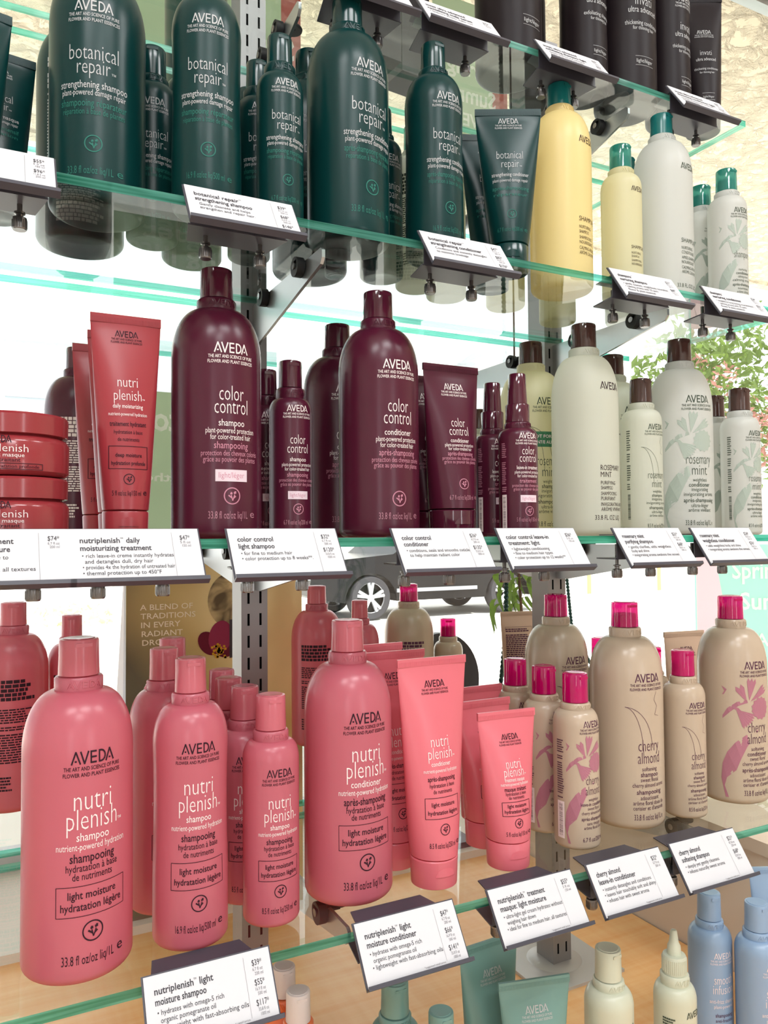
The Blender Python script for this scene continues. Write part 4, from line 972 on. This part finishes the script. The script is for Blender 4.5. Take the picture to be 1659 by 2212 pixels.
pink('small pink bottle directly behind the third front pink bottle', 'S25', P_S25S, 0.240, 0.784, -8)
pink('small pink bottle, second behind the third front pink bottle', 'S25', P_S25S, 0.239, 0.839, 0)
pink('small pink bottle, third behind the third front pink bottle', 'S25', P_S25S, 0.247, 0.895, 0)
pink('large pink conditioner bottle in the middle of the lowest shelf', 'L1', P_L1C, 0.338, 0.746, 0, 'conditioner_bottle')
pink('large pink bottle turned back to front at the left border, dense dark text', 'L1', P_BK, 0.040, 1.200, -2, group='pink bottles on the window side of the lowest shelf')
pink('pink bottle turned back to front, mostly hidden behind the largest pink bottle', 'M5', P_BKM, 0.118, 1.230, -5, group='pink bottles on the window side of the lowest shelf')
pink('large pink bottle turned back to front, right of the left upright', 'L1', P_BK, 0.532, 1.305, -20, 'conditioner_bottle', group='pink bottles on the window side of the lowest shelf')
pink('smaller pink bottle turned back to front, behind the cap of the large conditioner bottle', 'M5', P_BKM, 0.588, 1.245, -22, 'conditioner_bottle', group='pink bottles on the window side of the lowest shelf')
# pink tubes
TZ = ((0, 0.0), (0.0185, 0.043), (0.0435, 0.061), (0.068, 0.082), (0.1165, 0.124), (0.141, 0.143), (0.178, 0.203))
T_C = ('t_c', lay_pink('8.5 fl oz/oz liq/250 ml', 'conditioner', 'après-shampooing', sw=0.69, zmap=TZ), 0)
TZ2 = ((0, 0.0), (0.0185, 0.038), (0.0435, 0.051), (0.068, 0.066), (0.1165, 0.094), (0.141, 0.1075), (0.178, 0.137))
T_M = ('t_m', lay_pink('5 fl oz/oz liq/150 ml', 'treatment masque', 'masque traitant', sw=0.60, zmap=TZ2), 0)
GT_ = 'pink tubes on the lowest shelf'
def ptube(lab, big, x, y, yaw=0, lean=0):
    if big: return tube('conditioner_tube', lab, 0.233, 0.025, 0.083, 0.029, 'pink_tube', 'pink_tube', T_C, x, y, Z4, yaw, lean, GT_)
    return tube('masque_tube', lab, 0.167, 0.0243, 0.073, 0.029, 'pink_tube', 'pink_tube', T_M, x, y, Z4, yaw, lean, GT_)
ptube('tall pink tube in front, right of the large pink conditioner bottle', True, 0.425, 0.722, 0)
ptube('tall pink tube, second of the row, half hidden by the front tall tube', True, 0.409, 0.783, 0)
ptube('tall pink tube, rearmost of its row, only its top edge showing', True, 0.414, 0.845, 0)
ptube('short pink tube in front, beside the tan bottles', False, 0.520, 0.722, -4)
ptube('short pink tube behind the front short pink tube', False, 0.532, 0.783, 0)
ptube('short pink tube, rearmost, only a corner of its crimped top showing', False, 0.574, 0.858, 0)
# tan family with magenta caps
CH_ = ('cherry', 'almond')
C_L1 = ('c_l1', lay_flower(CH_, '33.8 fl oz/oz liq/1L e', 'shampoo', 'shampooing', full=False), 0)
C_L1C = ('c_l1c', lay_flower(CH_, '33.8 fl oz/oz liq/1L e', 'conditioner', 'après-shampooing'), 0)
C_S25 = ('c_s25', lay_flower(CH_, '8.5 fl oz/oz liq/250 ml', 'shampoo', 'shampooing', full=False, **S25s), 0)
C_SP = ('c_sp', lay_flower(CH_, '6.7 fl oz/200 ml', 'leave-in conditioner', 'après-shampooing', lines=('weightless', 'sweet floral'), fl=('sans rinçage', 'arôme floral doux'), **S25s)
        , 0, side_panel('ink_plum', -0.046, -0.036, 0.012, 0.125, 5) + [('ink_dark', barcode(-0.045, -0.037, 0.014, 0.052, 2))])
C_BK = ('c_bk', lay_back('ink_plum', seed=11), 0); C_BKS = ('c_bks', lay_back('ink_plum', 0.72, 0.775, 13), 0)
GC = 'tan bottles with magenta caps on the lowest shelf'
def tan(label, kind, lay, x, y, yaw=0, name='shampoo_bottle', group=GC): return bottle(name, label, kind, 'tan', 'magenta_cap', lay, x, y, Z4, yaw, group=group)
tan('small tan bottle in front, beside the short pink tube, barcode on its side', 'SP', C_SP, 0.626, 0.731, 6, 'conditioner_bottle')
tan('small tan bottle, second behind the short pink tube', 'SP', C_SP, 0.626, 0.789, 10, 'conditioner_bottle')
tan('small tan bottle, rearmost of its row, only cap and shoulder showing', 'SP', C_SP, 0.629, 0.852, 0, 'conditioner_bottle')
tan('large tan bottle standing behind in front of the right upright', 'L1', C_L1, 0.747, 0.912, 0)
tan('large tan bottle in front with a thin crescent outline, shampoo', 'L1', C_L1, 0.736, 0.762, -8)
tan('small tan bottle in front between the two large tan bottles', 'S25', C_S25, 0.817, 0.743, -6)
tan('large tan bottle at the right end with a rose flower print', 'L1', C_L1C, 0.930, 0.760, -8, 'conditioner_bottle')
tan('small tan bottle hidden behind, left edge of its cap showing left of the crescent bottle', 'S25', C_S25, 0.815, 0.892, 0)
tan('small tan bottle hidden behind, its cap showing right of the crescent bottle', 'SP', C_SP, 0.866, 0.846, 0)
tan('large tan bottle turned back to front on the window side, in front of the car', 'L1', C_BK, 0.695, 1.262, -22, group='tan bottles on the window side of the lowest shelf')
tan('small tan bottle turned back to front on the window side, right of the large one', 'S25', C_BKS, 0.768, 1.245, -24, group='tan bottles on the window side of the lowest shelf')
tube('conditioner_tube', 'tan tube between the two right-hand tan bottles, top edge showing', 0.210, 0.0235, 0.075, 0.028, 'tan_tube', 'magenta_plug', ('ct1', Lay(0.7, None, 1.02).logo('ink_plum', 0.176).L, 0), 0.978, 0.886, Z4, -8)
tube('conditioner_tube', 'tan tube turned back to front, left of the right upright', 0.220, 0.0235, 0.068, 0.028, 'tan_tube', 'magenta_plug', ('ct2', Lay(0.72, None, 1.2).rows('ink_plum', -0.036, 0.03, 0.07, 0.158, 30, 3, 0.6).box('ink_plum', 0.066, 0.160, 0.072).L, 0), 0.893, 1.200, Z4, -14)

# burgundy family on the middle shelf
B_L1 = ('b_l1', lay_color('33.8 fl oz/oz liq/1L'), 0); B_L1C = ('b_l1c', lay_color('33.8 fl oz/oz liq/1L', 'conditioner', 'après-shampooing', light=False), 0)
B_S20 = ('b_s20', lay_color('6.7 fl oz/oz liq/200 ml', **S20s), 0); B_BK = ('b_bk', lay_back('ink_white', 1.15, 1.0, 31), 0)
SPZ = ((0, 0), (0.0195, 0.017), (0.0415, 0.029), (0.061, 0.043), (0.1215, 0.085), (0.1345, 0.0935), (0.181, 0.112))
B_SPR = ('b_spr', lay_color('5 fl oz/oz liq/150 ml', 'leave-in treatment', 'traitement', sw=0.66, zmap=SPZ), 0, side_panel('ink_rose', -0.034, -0.027, 0.006, 0.108, 15) + [('ink_dark', barcode(-0.0335, -0.0275, 0.008, 0.046, 9))])
GB = 'burgundy bottles on the middle shelf'
def bur(label, kind, lay, x, y, yaw=0, name='shampoo_bottle', style='flip', group=GB): return bottle(name, label, kind, 'burgundy', 'burgundy_cap', lay, x, y, Z3, yaw, style, group)
bur('large burgundy shampoo bottle with a pale light/léger sticker', 'L1', B_L1, 0.213, 0.790, 4)
bur('small burgundy bottle in front with a pale sticker, right of the large shampoo bottle', 'S20', B_S20, 0.303, 0.817, 0)
bur('small burgundy bottle behind, its cap peeping out left of the small front one', 'S20', B_S20, 0.293, 0.872, 0)
bur('large burgundy bottle standing behind, between the small one and the conditioner bottle', 'L1', B_L1C, 0.409, 0.928, -4, 'conditioner_bottle')
bur('large burgundy conditioner bottle in front, without a sticker', 'L1', B_L1C, 0.396, 0.785, 2, 'conditioner_bottle')
bur('burgundy spray bottle in front, beside the frosted white bottles', 'SPR', B_SPR, 0.558, 0.745, -4, 'spray_bottle', 'spray')
bur('burgundy spray bottle, the rear one of the pair', 'SPR', B_SPR, 0.563, 0.803, 0, 'spray_bottle', 'spray')
bur('large burgundy bottle turned back to front behind the red tubes at the left', 'L1', B_BK, 0.122, 1.200, -3, group='burgundy goods on the window side of the middle shelf')
bur('burgundy spray bottle on the window side, seen mirrored in the glass above', 'SPR', B_SPR, 0.590, 1.200, 180, 'spray_bottle', 'spray', 'burgundy goods on the window side of the middle shelf')
CTZ = ((0, 0), (0.0195, 0.042), (0.0415, 0.060), (0.061, 0.074), (0.1215, 0.116), (0.1345, 0.126), (0.181, 0.170))
BT = ('bt', lay_color('6.7 fl oz/oz liq/200 ml', 'conditioner', 'après-shampooing', sw=0.74, zmap=CTZ, light=False), 0)
tube('conditioner_tube', 'burgundy tube in front, right of the large conditioner bottle', 0.200, 0.0275, 0.0745, 0.031, 'burgundy', 'burgundy_cap', BT, 0.486, 0.776, Z3, 0, 0, 'burgundy tubes')
tube('conditioner_tube', 'burgundy tube behind the front burgundy tube', 0.200, 0.0275, 0.0745, 0.031, 'burgundy', 'burgundy_cap', BT, 0.492, 0.842, Z3, 0, 0, 'burgundy tubes')
tube('conditioner_tube', 'burgundy tube on the window side, seen mirrored in the glass above', 0.215, 0.0275, 0.0745, 0.031, 'burgundy', 'burgundy_cap', None, 0.519, 1.200, Z3, 0, 0, 'burgundy tubes')
# red tubes and jars
NZ = ((0, 0), (0.0185, 0.040), (0.0435, 0.055), (0.068, 0.073), (0.1165, 0.121), (0.141, 0.141), (0.178, 0.189))
RT = ('rt', lay_pink('5 fl oz/oz liq/150 ml', 'daily moisturizing', 'traitement hydratant', sw=0.60, zmap=NZ, deep=True), 0)
for lab, x, y in (('red tube in front at the left of the middle shelf', 0.1195, 0.763), ('red tube, second of the three, a strip showing', 0.1245, 0.829), ('red tube, rearmost of the three', 0.1165, 0.892)):
    tube('treatment_tube', lab, 0.210, 0.0208, 0.0635, 0.026, 'red', 'red', RT, x, y, Z3, 0, 0, 'red tubes on the middle shelf')
def jar(label, z):
    t = thing('masque_jar', label, 'jar', (0.0235, 0.765, z), math.radians(-15), 'red jars stacked at the left border')
    m = MB(); R = 0.0465
    m.lathe([(R - 0.008, 0), (R - 0.003, 0.0008), (R, 0.004), (R + 0.0004, 0.028), (R - 0.002, 0.0325), (R - 0.005, 0.034), (R - 0.006, 0.036)], 56); link('jar_body', m.mesh('jar_body', ['red_jar']), t)
    m = MB(); m.lathe([(R - 0.003, 0.0352), (R - 0.0008, 0.0358), (R - 0.0004, 0.0515), (R - 0.002, 0.0535), (R - 0.006, 0.0543)], 56); link('jar_lid', m.mesh('jar_lid', ['red_jar']), t)
    l = Lay(1); l.logo('ink_dark', 0.0265, 0.020, tagline=False).t('ink_white', 'nutriplenish', 0.0190, 0.046, 0.0105, -0.012).t('ink_white', 'treatment masque', 0.0148, 0.040, 0.0052).t('ink_dark', 'masque traitant', 0.0108, 0.034, 0.0052).box('ink_dark', 0.0046, 0.0094, 0.070).t('ink_dark', 'deep moisture/hydratation profonde', 0.0057, 0.064, 0.0044)
    if 'jarlab' not in _cache: _cache['jarlab'] = wrap('printed_label', l.L, lambda u, z: ((R + 0.0007) * math.sin(u / R), -(R + 0.0007) * math.cos(u / R), z))
    link('printed_label', _cache['jarlab'], t)
jar('red jar at the left border, lower one of the stack of two', Z3); jar('red jar at the left border, upper one of the stack of two', Z3 + 0.0546)
# frosted family with brown caps
RM = ('rosemary', 'mint')
RMK = dict(ink='ink_green', aroma='invigorating aroma', lines=('weightless', 'invigorating'), fl=('ultra-léger', 'arôme vivifiant'))
R_L1C = ('r_l1c', lay_flower(RM, '33.8 fl oz/oz liq/1L e', 'conditioner', 'après-shampooing', art='print_grey', **RMK), 0)
R_L1O = ('r_l1o', lay_old(['ROSEMARY', 'MINT'], ['PURIFYING', 'SHAMPOO', 'SHAMPOOING', 'PURIFIANT', 'INVIGORATING AROMA', 'ARÔME VIVIFIANT'], '33.8 FL OZ LIQ'), 0)
R_L1N = ('r_l1n', lay_flower(RM, '33.8 fl oz/oz liq/1L', 'shampoo', 'shampooing', full=False, **RMK) + [('band_green', [rect(-0.045, 0.035, 0.122, 0.143, 14)], 'art'), ('ink_white', [text('NOT FOR RETAIL', 0.0, 0.1345, 0.05, 0.006, 0.02), text('VENTE AU DÉTAIL', 0.0, 0.1265, 0.05, 0.006, 0.02)])], 0)
R_L1N2 = ('r_l1n2', lay_flower(RM, '33.8 fl oz/oz liq/1L', 'shampoo', 'shampooing', full=False, **RMK), 0)
R_S25 = ('r_s25', lay_flower(RM, '8.5 fl oz/oz liq/250 ml', 'shampoo', 'shampooing', full=False, **RMK, **S25s), 0, side_panel('ink_green', -0.042, -0.036, 0.06, 0.14, 6, False) + [('ink_green', barcode(-0.042, -0.036, 0.02, 0.055, 3))])
R_S25C = ('r_s25c', lay_flower(RM, '8.5 fl oz/oz liq/250 ml', 'conditioner', 'après-shampooing', art='print_grey', **RMK, **S25s), 0, side_panel('ink_green', -0.042, -0.036, 0.06, 0.14, 6, False) + [('ink_green', barcode(-0.042, -0.036, 0.02, 0.055, 3))])
GF = 'frosted bottles with brown caps on the middle shelf'
def fro(label, kind, lay, x, y, yaw=0, name='shampoo_bottle', body='frost', group=GF): return bottle(name, label, kind, body, 'brown_cap', lay, x, y, Z3, yaw, group=group)
fro('pale yellow bottle with a green NOT FOR RETAIL band behind the burgundy sprays', 'L1', R_L1N, 0.695, 0.895, -6, body='paleyellow')
fro('large frosted bottle in front with plain ROSEMARY MINT capitals', 'L1old', R_L1O, 0.698, 0.788, 0)
fro('small frosted bottle in front, right of the large plain one', 'S25', R_S25, 0.791, 0.782, 0)
fro('frosted bottle behind, its brown cap between the two front ones', 'L1', R_L1N2, 0.858, 0.905, 0)
fro('large frosted bottle with a grey flower print', 'L1old', R_L1C, 0.876, 0.792, -14, 'conditioner_bottle', 'frostwhite')
fro('small frosted bottle with grey flower print at the right end of the middle shelf', 'S25', R_S25C, 0.973, 0.772, 0, 'conditioner_bottle', 'frostwhite')
fro('small frosted bottle behind the rightmost one, a strip showing', 'S25', R_S25C, 0.990, 0.830, 0, 'conditioner_bottle', 'frostwhite')
fro('small frosted bottle on the window side behind the burgundy sprays', 'S25', None, 0.733, 1.085, 0, group='frosted bottles on the window side')
fro('large frosted bottle on the window side, seen mirrored in the glass above', 'L1', ('rbk', lay_back('ink_green', 1, 1, 77), 0), 0.668, 1.200, -20, group='frosted bottles on the window side')

# dark green family on the second shelf
G_L1 = ('g_l1', lay_botanical('33.8 fl oz/oz liq/1L'), 0); G_L1C = ('g_l1c', lay_botanical('33.8 fl oz/oz liq/1L', 'strengthening conditioner', 'après-shampooing réparateur', 'réparation à base de plantes'), 0)
G_M5 = ('g_m5', lay_botanical('16.9 fl oz/oz liq/500 ml', **M5s), 0); G_M5C = ('g_m5c', lay_botanical('16.9 fl oz/oz liq/500 ml', 'strengthening conditioner', 'après-shampooing réparateur', **M5s), 0)
G_S20 = ('g_s20', lay_botanical('6.7 fl oz/oz liq/200 ml', **S20s), 0); G_S25 = ('g_s25', lay_botanical('8.5 fl oz/oz liq/250 ml', **S25s), 0); G_BK = ('g_bk', lay_back('ink_grey', 1.2, 1.0, 41, ((0, 0.01), (0.3, 0.31))), 0)
GG = 'dark green bottles on the second shelf'
def gre(label, kind, lay, x, y, yaw=0, name='shampoo_bottle'): return bottle(name, label, kind, 'green', 'green_cap', lay, x, y, Z2, yaw, group=GG)
gre('largest dark green bottle at the left, its cap cut off by the picture', 'L1', G_L1, 0.099, 0.806, -12)
gre('middle-sized dark green bottle, second from the left in front', 'M5', G_M5, 0.194, 0.755, -12)
gre('small dark green bottle between the two upper price-card ends, third in front', 'S20', G_S20, 0.268, 0.750, 0)
gre('large dark green conditioner bottle in the middle of the second shelf', 'L1', G_L1C, 0.3555, 0.7745, 10, 'conditioner_bottle')
gre('middle-sized dark green conditioner bottle left of the green tubes', 'M5', G_M5C, 0.461, 0.767, 2, 'conditioner_bottle')
gre('large dark green bottle behind the leftmost one, seen through the shelf with rows of text', 'L1', G_BK, 0.093, 0.8985, -6)
gre('small dark green bottle in the gap between the two leftmost large ones', 'S25', G_S25, 0.160, 0.852, -10)
gre('dark green bottle behind the second one, its bright edge on the left', 'M5', G_M5, 0.212, 0.893, -12)
gre('small dark green bottle right behind the third front one', 'S20', G_S20, 0.262, 0.802, -4)
gre('small dark green bottle, rearmost behind the third front one', 'S20', G_S20, 0.268, 0.856, -4)
gre('dark green bottle behind the large conditioner bottle, tip of its cap showing left', 'L1', G_L1C, 0.352, 0.880, 0, 'conditioner_bottle')
gre('small dark green bottle between the large and the middle-sized conditioner bottle', 'S25', G_S25, 0.434, 0.850, 0, 'conditioner_bottle')
GTZ = ((0, 0), (0.0235, 0.045), (0.052, 0.066), (0.0795, 0.089), (0.1045, 0.114), (0.1315, 0.137), (0.178, 0.184))
GTB = ('gtb', lay_botanical('6.7 fl oz/oz liq/200 ml', 'strengthening conditioner', 'après-shampooing', 'réparateur', sw=0.70, zmap=GTZ), 0)
tube('conditioner_tube', 'dark green tube in front, left of the yellow bottle', 0.203, 0.0225, 0.080, 0.032, 'green', 'green_cap', GTB, 0.566, 0.767, Z2, -27, 0, 'dark green tubes')
tube('conditioner_tube', 'dark green tube behind the front green tube', 0.203, 0.0225, 0.080, 0.032, 'green', 'green_cap', GTB, 0.582, 0.828, Z2, -22, 0, 'dark green tubes')
GTM = ('gtm', lay_botanical('5 fl oz/oz liq/150 ml', 'intensive masque', 'masque intensif', 'réparation', sw=0.58, zmap=((0, 0), (0.0235, 0.035), (0.178, 0.145))), 0)
tube('masque_tube', 'dark green tube at the left border, the rear one', 0.167, 0.024, 0.072, 0.03, 'green', 'green_cap', GTM, 0.0095, 0.850, Z2, 8, 0, 'dark green tubes')
tube('masque_tube', 'dark green tube at the left border, the front one', 0.167, 0.024, 0.072, 0.03, 'green', 'green_cap', GTM, -0.014, 0.782, Z2, 12, 0, 'dark green tubes')
# yellow and white family with teal caps
S_L1 = ('s_l1', lay_old(['SHAMPURE™'], ['NURTURING', 'SHAMPOO', 'SHAMPOOING', 'NOURRISSANT', 'CALMING AROMA', 'ARÔME CALMANT'], None, sw=0.92), 0)
S_S25 = ('s_s25', lay_old(['SHAMPURE™'], ['NURTURING', 'SHAMPOO', 'SHAMPOOING', 'NOURRISSANT'], None, sw=0.68, sz=0.76), 0)
S_L1C = ('s_l1c', lay_old(['SHAMPURE™'], ['NURTURING', 'CONDITIONER', 'APRÈS-SHAMPOOING', 'NOURRISSANT', 'CALMING AROMA', 'ARÔME CALMANT'], '33.8 FL OZ LIQ', 'ink_green', sw=0.92), 0)
S_S25C = ('s_s25c', lay_flower(('shampure', ' '), '8.5 fl oz/oz liq/250 ml', 'conditioner', 'après-shampooing', ink='ink_green', art='print_grey', aroma='calming aroma', lines=('nurturing', 'calming aroma'), fl=('nourrissant', 'arôme calmant'), **S25s), 0)
GS = 'pale bottles with teal caps on the second shelf'
def sha(label, kind, body, cap, lay, x, y, yaw=0, name='shampoo_bottle'): return bottle(name, label, kind, body, cap, lay, x, y, Z2, yaw, group=GS)
sha('large yellow bottle with a teal cap', 'SH', 'yellow', 'teal_cap_solid', S_L1, 0.672, 0.798, 10)
sha('small pale yellow bottle with a teal cap, right of the large yellow one', 'S25', 'paleyellow', 'teal_cap', S_S25, 0.767, 0.787, 0)
sha('bottle behind the small pale yellow one, only its dark teal cap showing', 'M5', 'frost', 'teal_cap_solid', None, 0.862, 0.874)
sha('large white bottle with a teal cap', 'SH', 'frostwhite', 'teal_cap_solid', S_L1C, 0.851, 0.793, 4, 'conditioner_bottle')
sha('small white bottle with grey flower print at the right end of the second shelf', 'S25', 'frostwhite', 'teal_cap', S_S25C, 0.956, 0.772, -4, 'conditioner_bottle')
sha('small white bottle with grey print behind the rightmost one', 'S25', 'frostwhite', 'teal_cap', S_S25C, 0.966, 0.826, -4, 'conditioner_bottle')
S_BK = ('s_bk', lay_back('ink_green', 0.75, 0.8, 51), 0)
sha('small pale bottle with rows of text, seen through the shelf behind the green conditioner bottle', 'S25', 'frost', 'teal_cap', S_BK, 0.492, 0.866, -20)
sha('small pale bottle seen through the shelf behind the green tubes', 'S25', 'frost', 'teal_cap', S_BK, 0.548, 0.884, -20)
sha('small pale yellow bottle seen through the shelf behind the large yellow one', 'S25', 'paleyellow', 'teal_cap', None, 0.645, 0.885)
sha('small pale yellow bottle seen through the shelf in front of the right upright', 'S25', 'paleyellow', 'teal_cap', S_S25, 0.762, 0.916, 10)

# near-black family on the top shelf
I_L1 = ('i_l1', lay_invati('thickening conditioner'), 0); I_L1S = ('i_l1s', lay_invati('exfoliating shampoo'), 0)
I_S25 = ('i_s25', lay_invati('exfoliating shampoo', 0.75, None, 0.8), 0)
GI = 'near-black bottles on the top shelf'
def inv(label, kind, lay, x, y, yaw=0, name='shampoo_bottle'): return bottle(name, label, kind, 'invati', 'invati', lay, x, y, Z1, yaw, group=GI)
inv('large near-black bottle, leftmost of the bottles on the top shelf', 'L1', I_L1S, 0.630, 0.850, 8)
inv('small near-black bottle with a clear neck on the top shelf, in the gap', 'S25', None, 0.700, 0.900, 0, 'serum_bottle')
inv('near-black exfoliating shampoo bottle above its price card', 'M5', ('i_m5', lay_invati('exfoliating shampoo', 0.87, None, 0.965), 0), 0.757, 0.845, 4)
inv('large near-black thickening conditioner bottle above the right bracket', 'L1', I_L1, 0.838, 0.848, -6, 'conditioner_bottle')
inv('near-black bottle right of the large thickening conditioner bottle', 'M5', ('i_m5c', lay_invati('thickening conditioner', 0.87, None, 0.965), 0), 0.922, 0.845, 10, 'conditioner_bottle')
ITZ = ((0, 0), (0.178, 0.135))
tube('conditioner_tube', 'near-black tube at the right end of the top shelf', 0.215, 0.026, 0.066, 0.03, 'invati', 'invati', ('itb', lay_invati('thickening conditioner', 0.62, ((0, 0.0), (0.178, 0.15))), 0), 0.988, 0.838, Z1, -28, 0)
for lab, x, y, w, d in (('dark grey carton on the top shelf, left one of the two', 0.455, 0.905, 0.05, 0.05), ('dark grey carton on the top shelf, right one of the two', 0.512, 0.925, 0.045, 0.05)):
    t = thing('serum_carton', lab, 'carton', (x, y, Z1), math.radians(6), 'cartons on the top shelf')
    m = MB(); m.box(-w / 2, w / 2, -d / 2, d / 2, 0, 0.16); link('box', m.mesh('box', ['invati']), t)
    m = MB(); m.box(-w / 2 + 0.001, w / 2 - 0.001, -d / 2 + 0.001, d / 2 - 0.001, 0.1602, 0.1608); link('top_flap', m.mesh('top_flap', ['invati']), t)
gre_back = bottle('shampoo_bottle', 'dark green bottle on the window side of the top shelf, its base seen from below', 'L1', 'green', 'green_cap', None, 0.275, 1.13, Z1)

# goods on the counter
BL = ('bl', lay_blue(0.72, 0.775), 0)
def cnt(name, label, kind, body, cap, lay, x, y, yaw=0, style='flip', group=None): return bottle(name, label, kind, body, cap, lay, x, y, ZT, yaw, style, group)
cnt('shampoo_bottle', 'blue bottle on the counter, the taller left one of the pair', 'S25', 'sky', 'sky', BL, 0.839, 0.728, -12, group='blue bottles on the counter')
cnt('shampoo_bottle', 'blue bottle on the counter, the front right one of the pair', 'S25', 'sky', 'sky', BL, 0.868, 0.680, -4, group='blue bottles on the counter')
tube('conditioner_tube', 'blue tube at the right border above the blue bottles', 0.232, 0.025, 0.085, 0.03, 'sky', 'sky', None, 0.942, 0.700, ZT, -25)
cnt('shampoo_bottle', 'sage green bottle with a round cap on the counter', 'S25', 'sage', 'sage', ('sg', Lay(0.72, None, 0.775).logo('ink_green', 0.168, tagline=False).L, 0), 0.627, 0.684, 4)
cnt('serum_bottle', 'sage green bottle with a pointed nozzle on the counter', 'S20', 'sage', 'sage', ('sn', Lay(0.7, None, 0.75).rows('ink_green', -0.048, -0.026, 0.02, 0.165, 36, 5, 0.6).logo('ink_green', 0.165, tagline=False, x=0.008).L, 0), 0.719, 0.675, 0, 'nozzle')
for lab, x, y, yw, h in (('seafoam green tube on the counter, the rear one', 0.519, 0.760, 3, 0.21), ('seafoam green tube on the counter, the front one', 0.538, 0.702, -14, 0.19)):
    tube('conditioner_tube', lab, h, 0.024, 0.082, 0.03, 'seafoam', 'seafoam', ('sf', Lay(0.75, None, h / 0.215).logo('ink_grey', 0.178).L, 0), x, y, ZT, yw, 0, 'seafoam tubes on the counter')
cnt('shampoo_bottle', 'seafoam green bottle below the $141 price card, the left one', 'S25', 'seafoam', 'seafoam', None, 0.386, 0.738, group='seafoam bottles on the counter')
cnt('shampoo_bottle', 'seafoam green bottle on the counter, the right lower one', 'S20', 'seafoam', 'seafoam', None, 0.414, 0.692, group='seafoam bottles on the counter')
cnt('spray_bottle', 'orange bottle with a frosted white cap, the rear one beside the $117 card', 'S20', 'orange', 'whitecap', None, 0.303, 0.845, group='orange bottles on the counter')
cnt('spray_bottle', 'orange bottle with a frosted white cap, the front one beside the $117 card', 'S20', 'orange', 'whitecap', None, 0.300, 0.793, group='orange bottles on the counter')
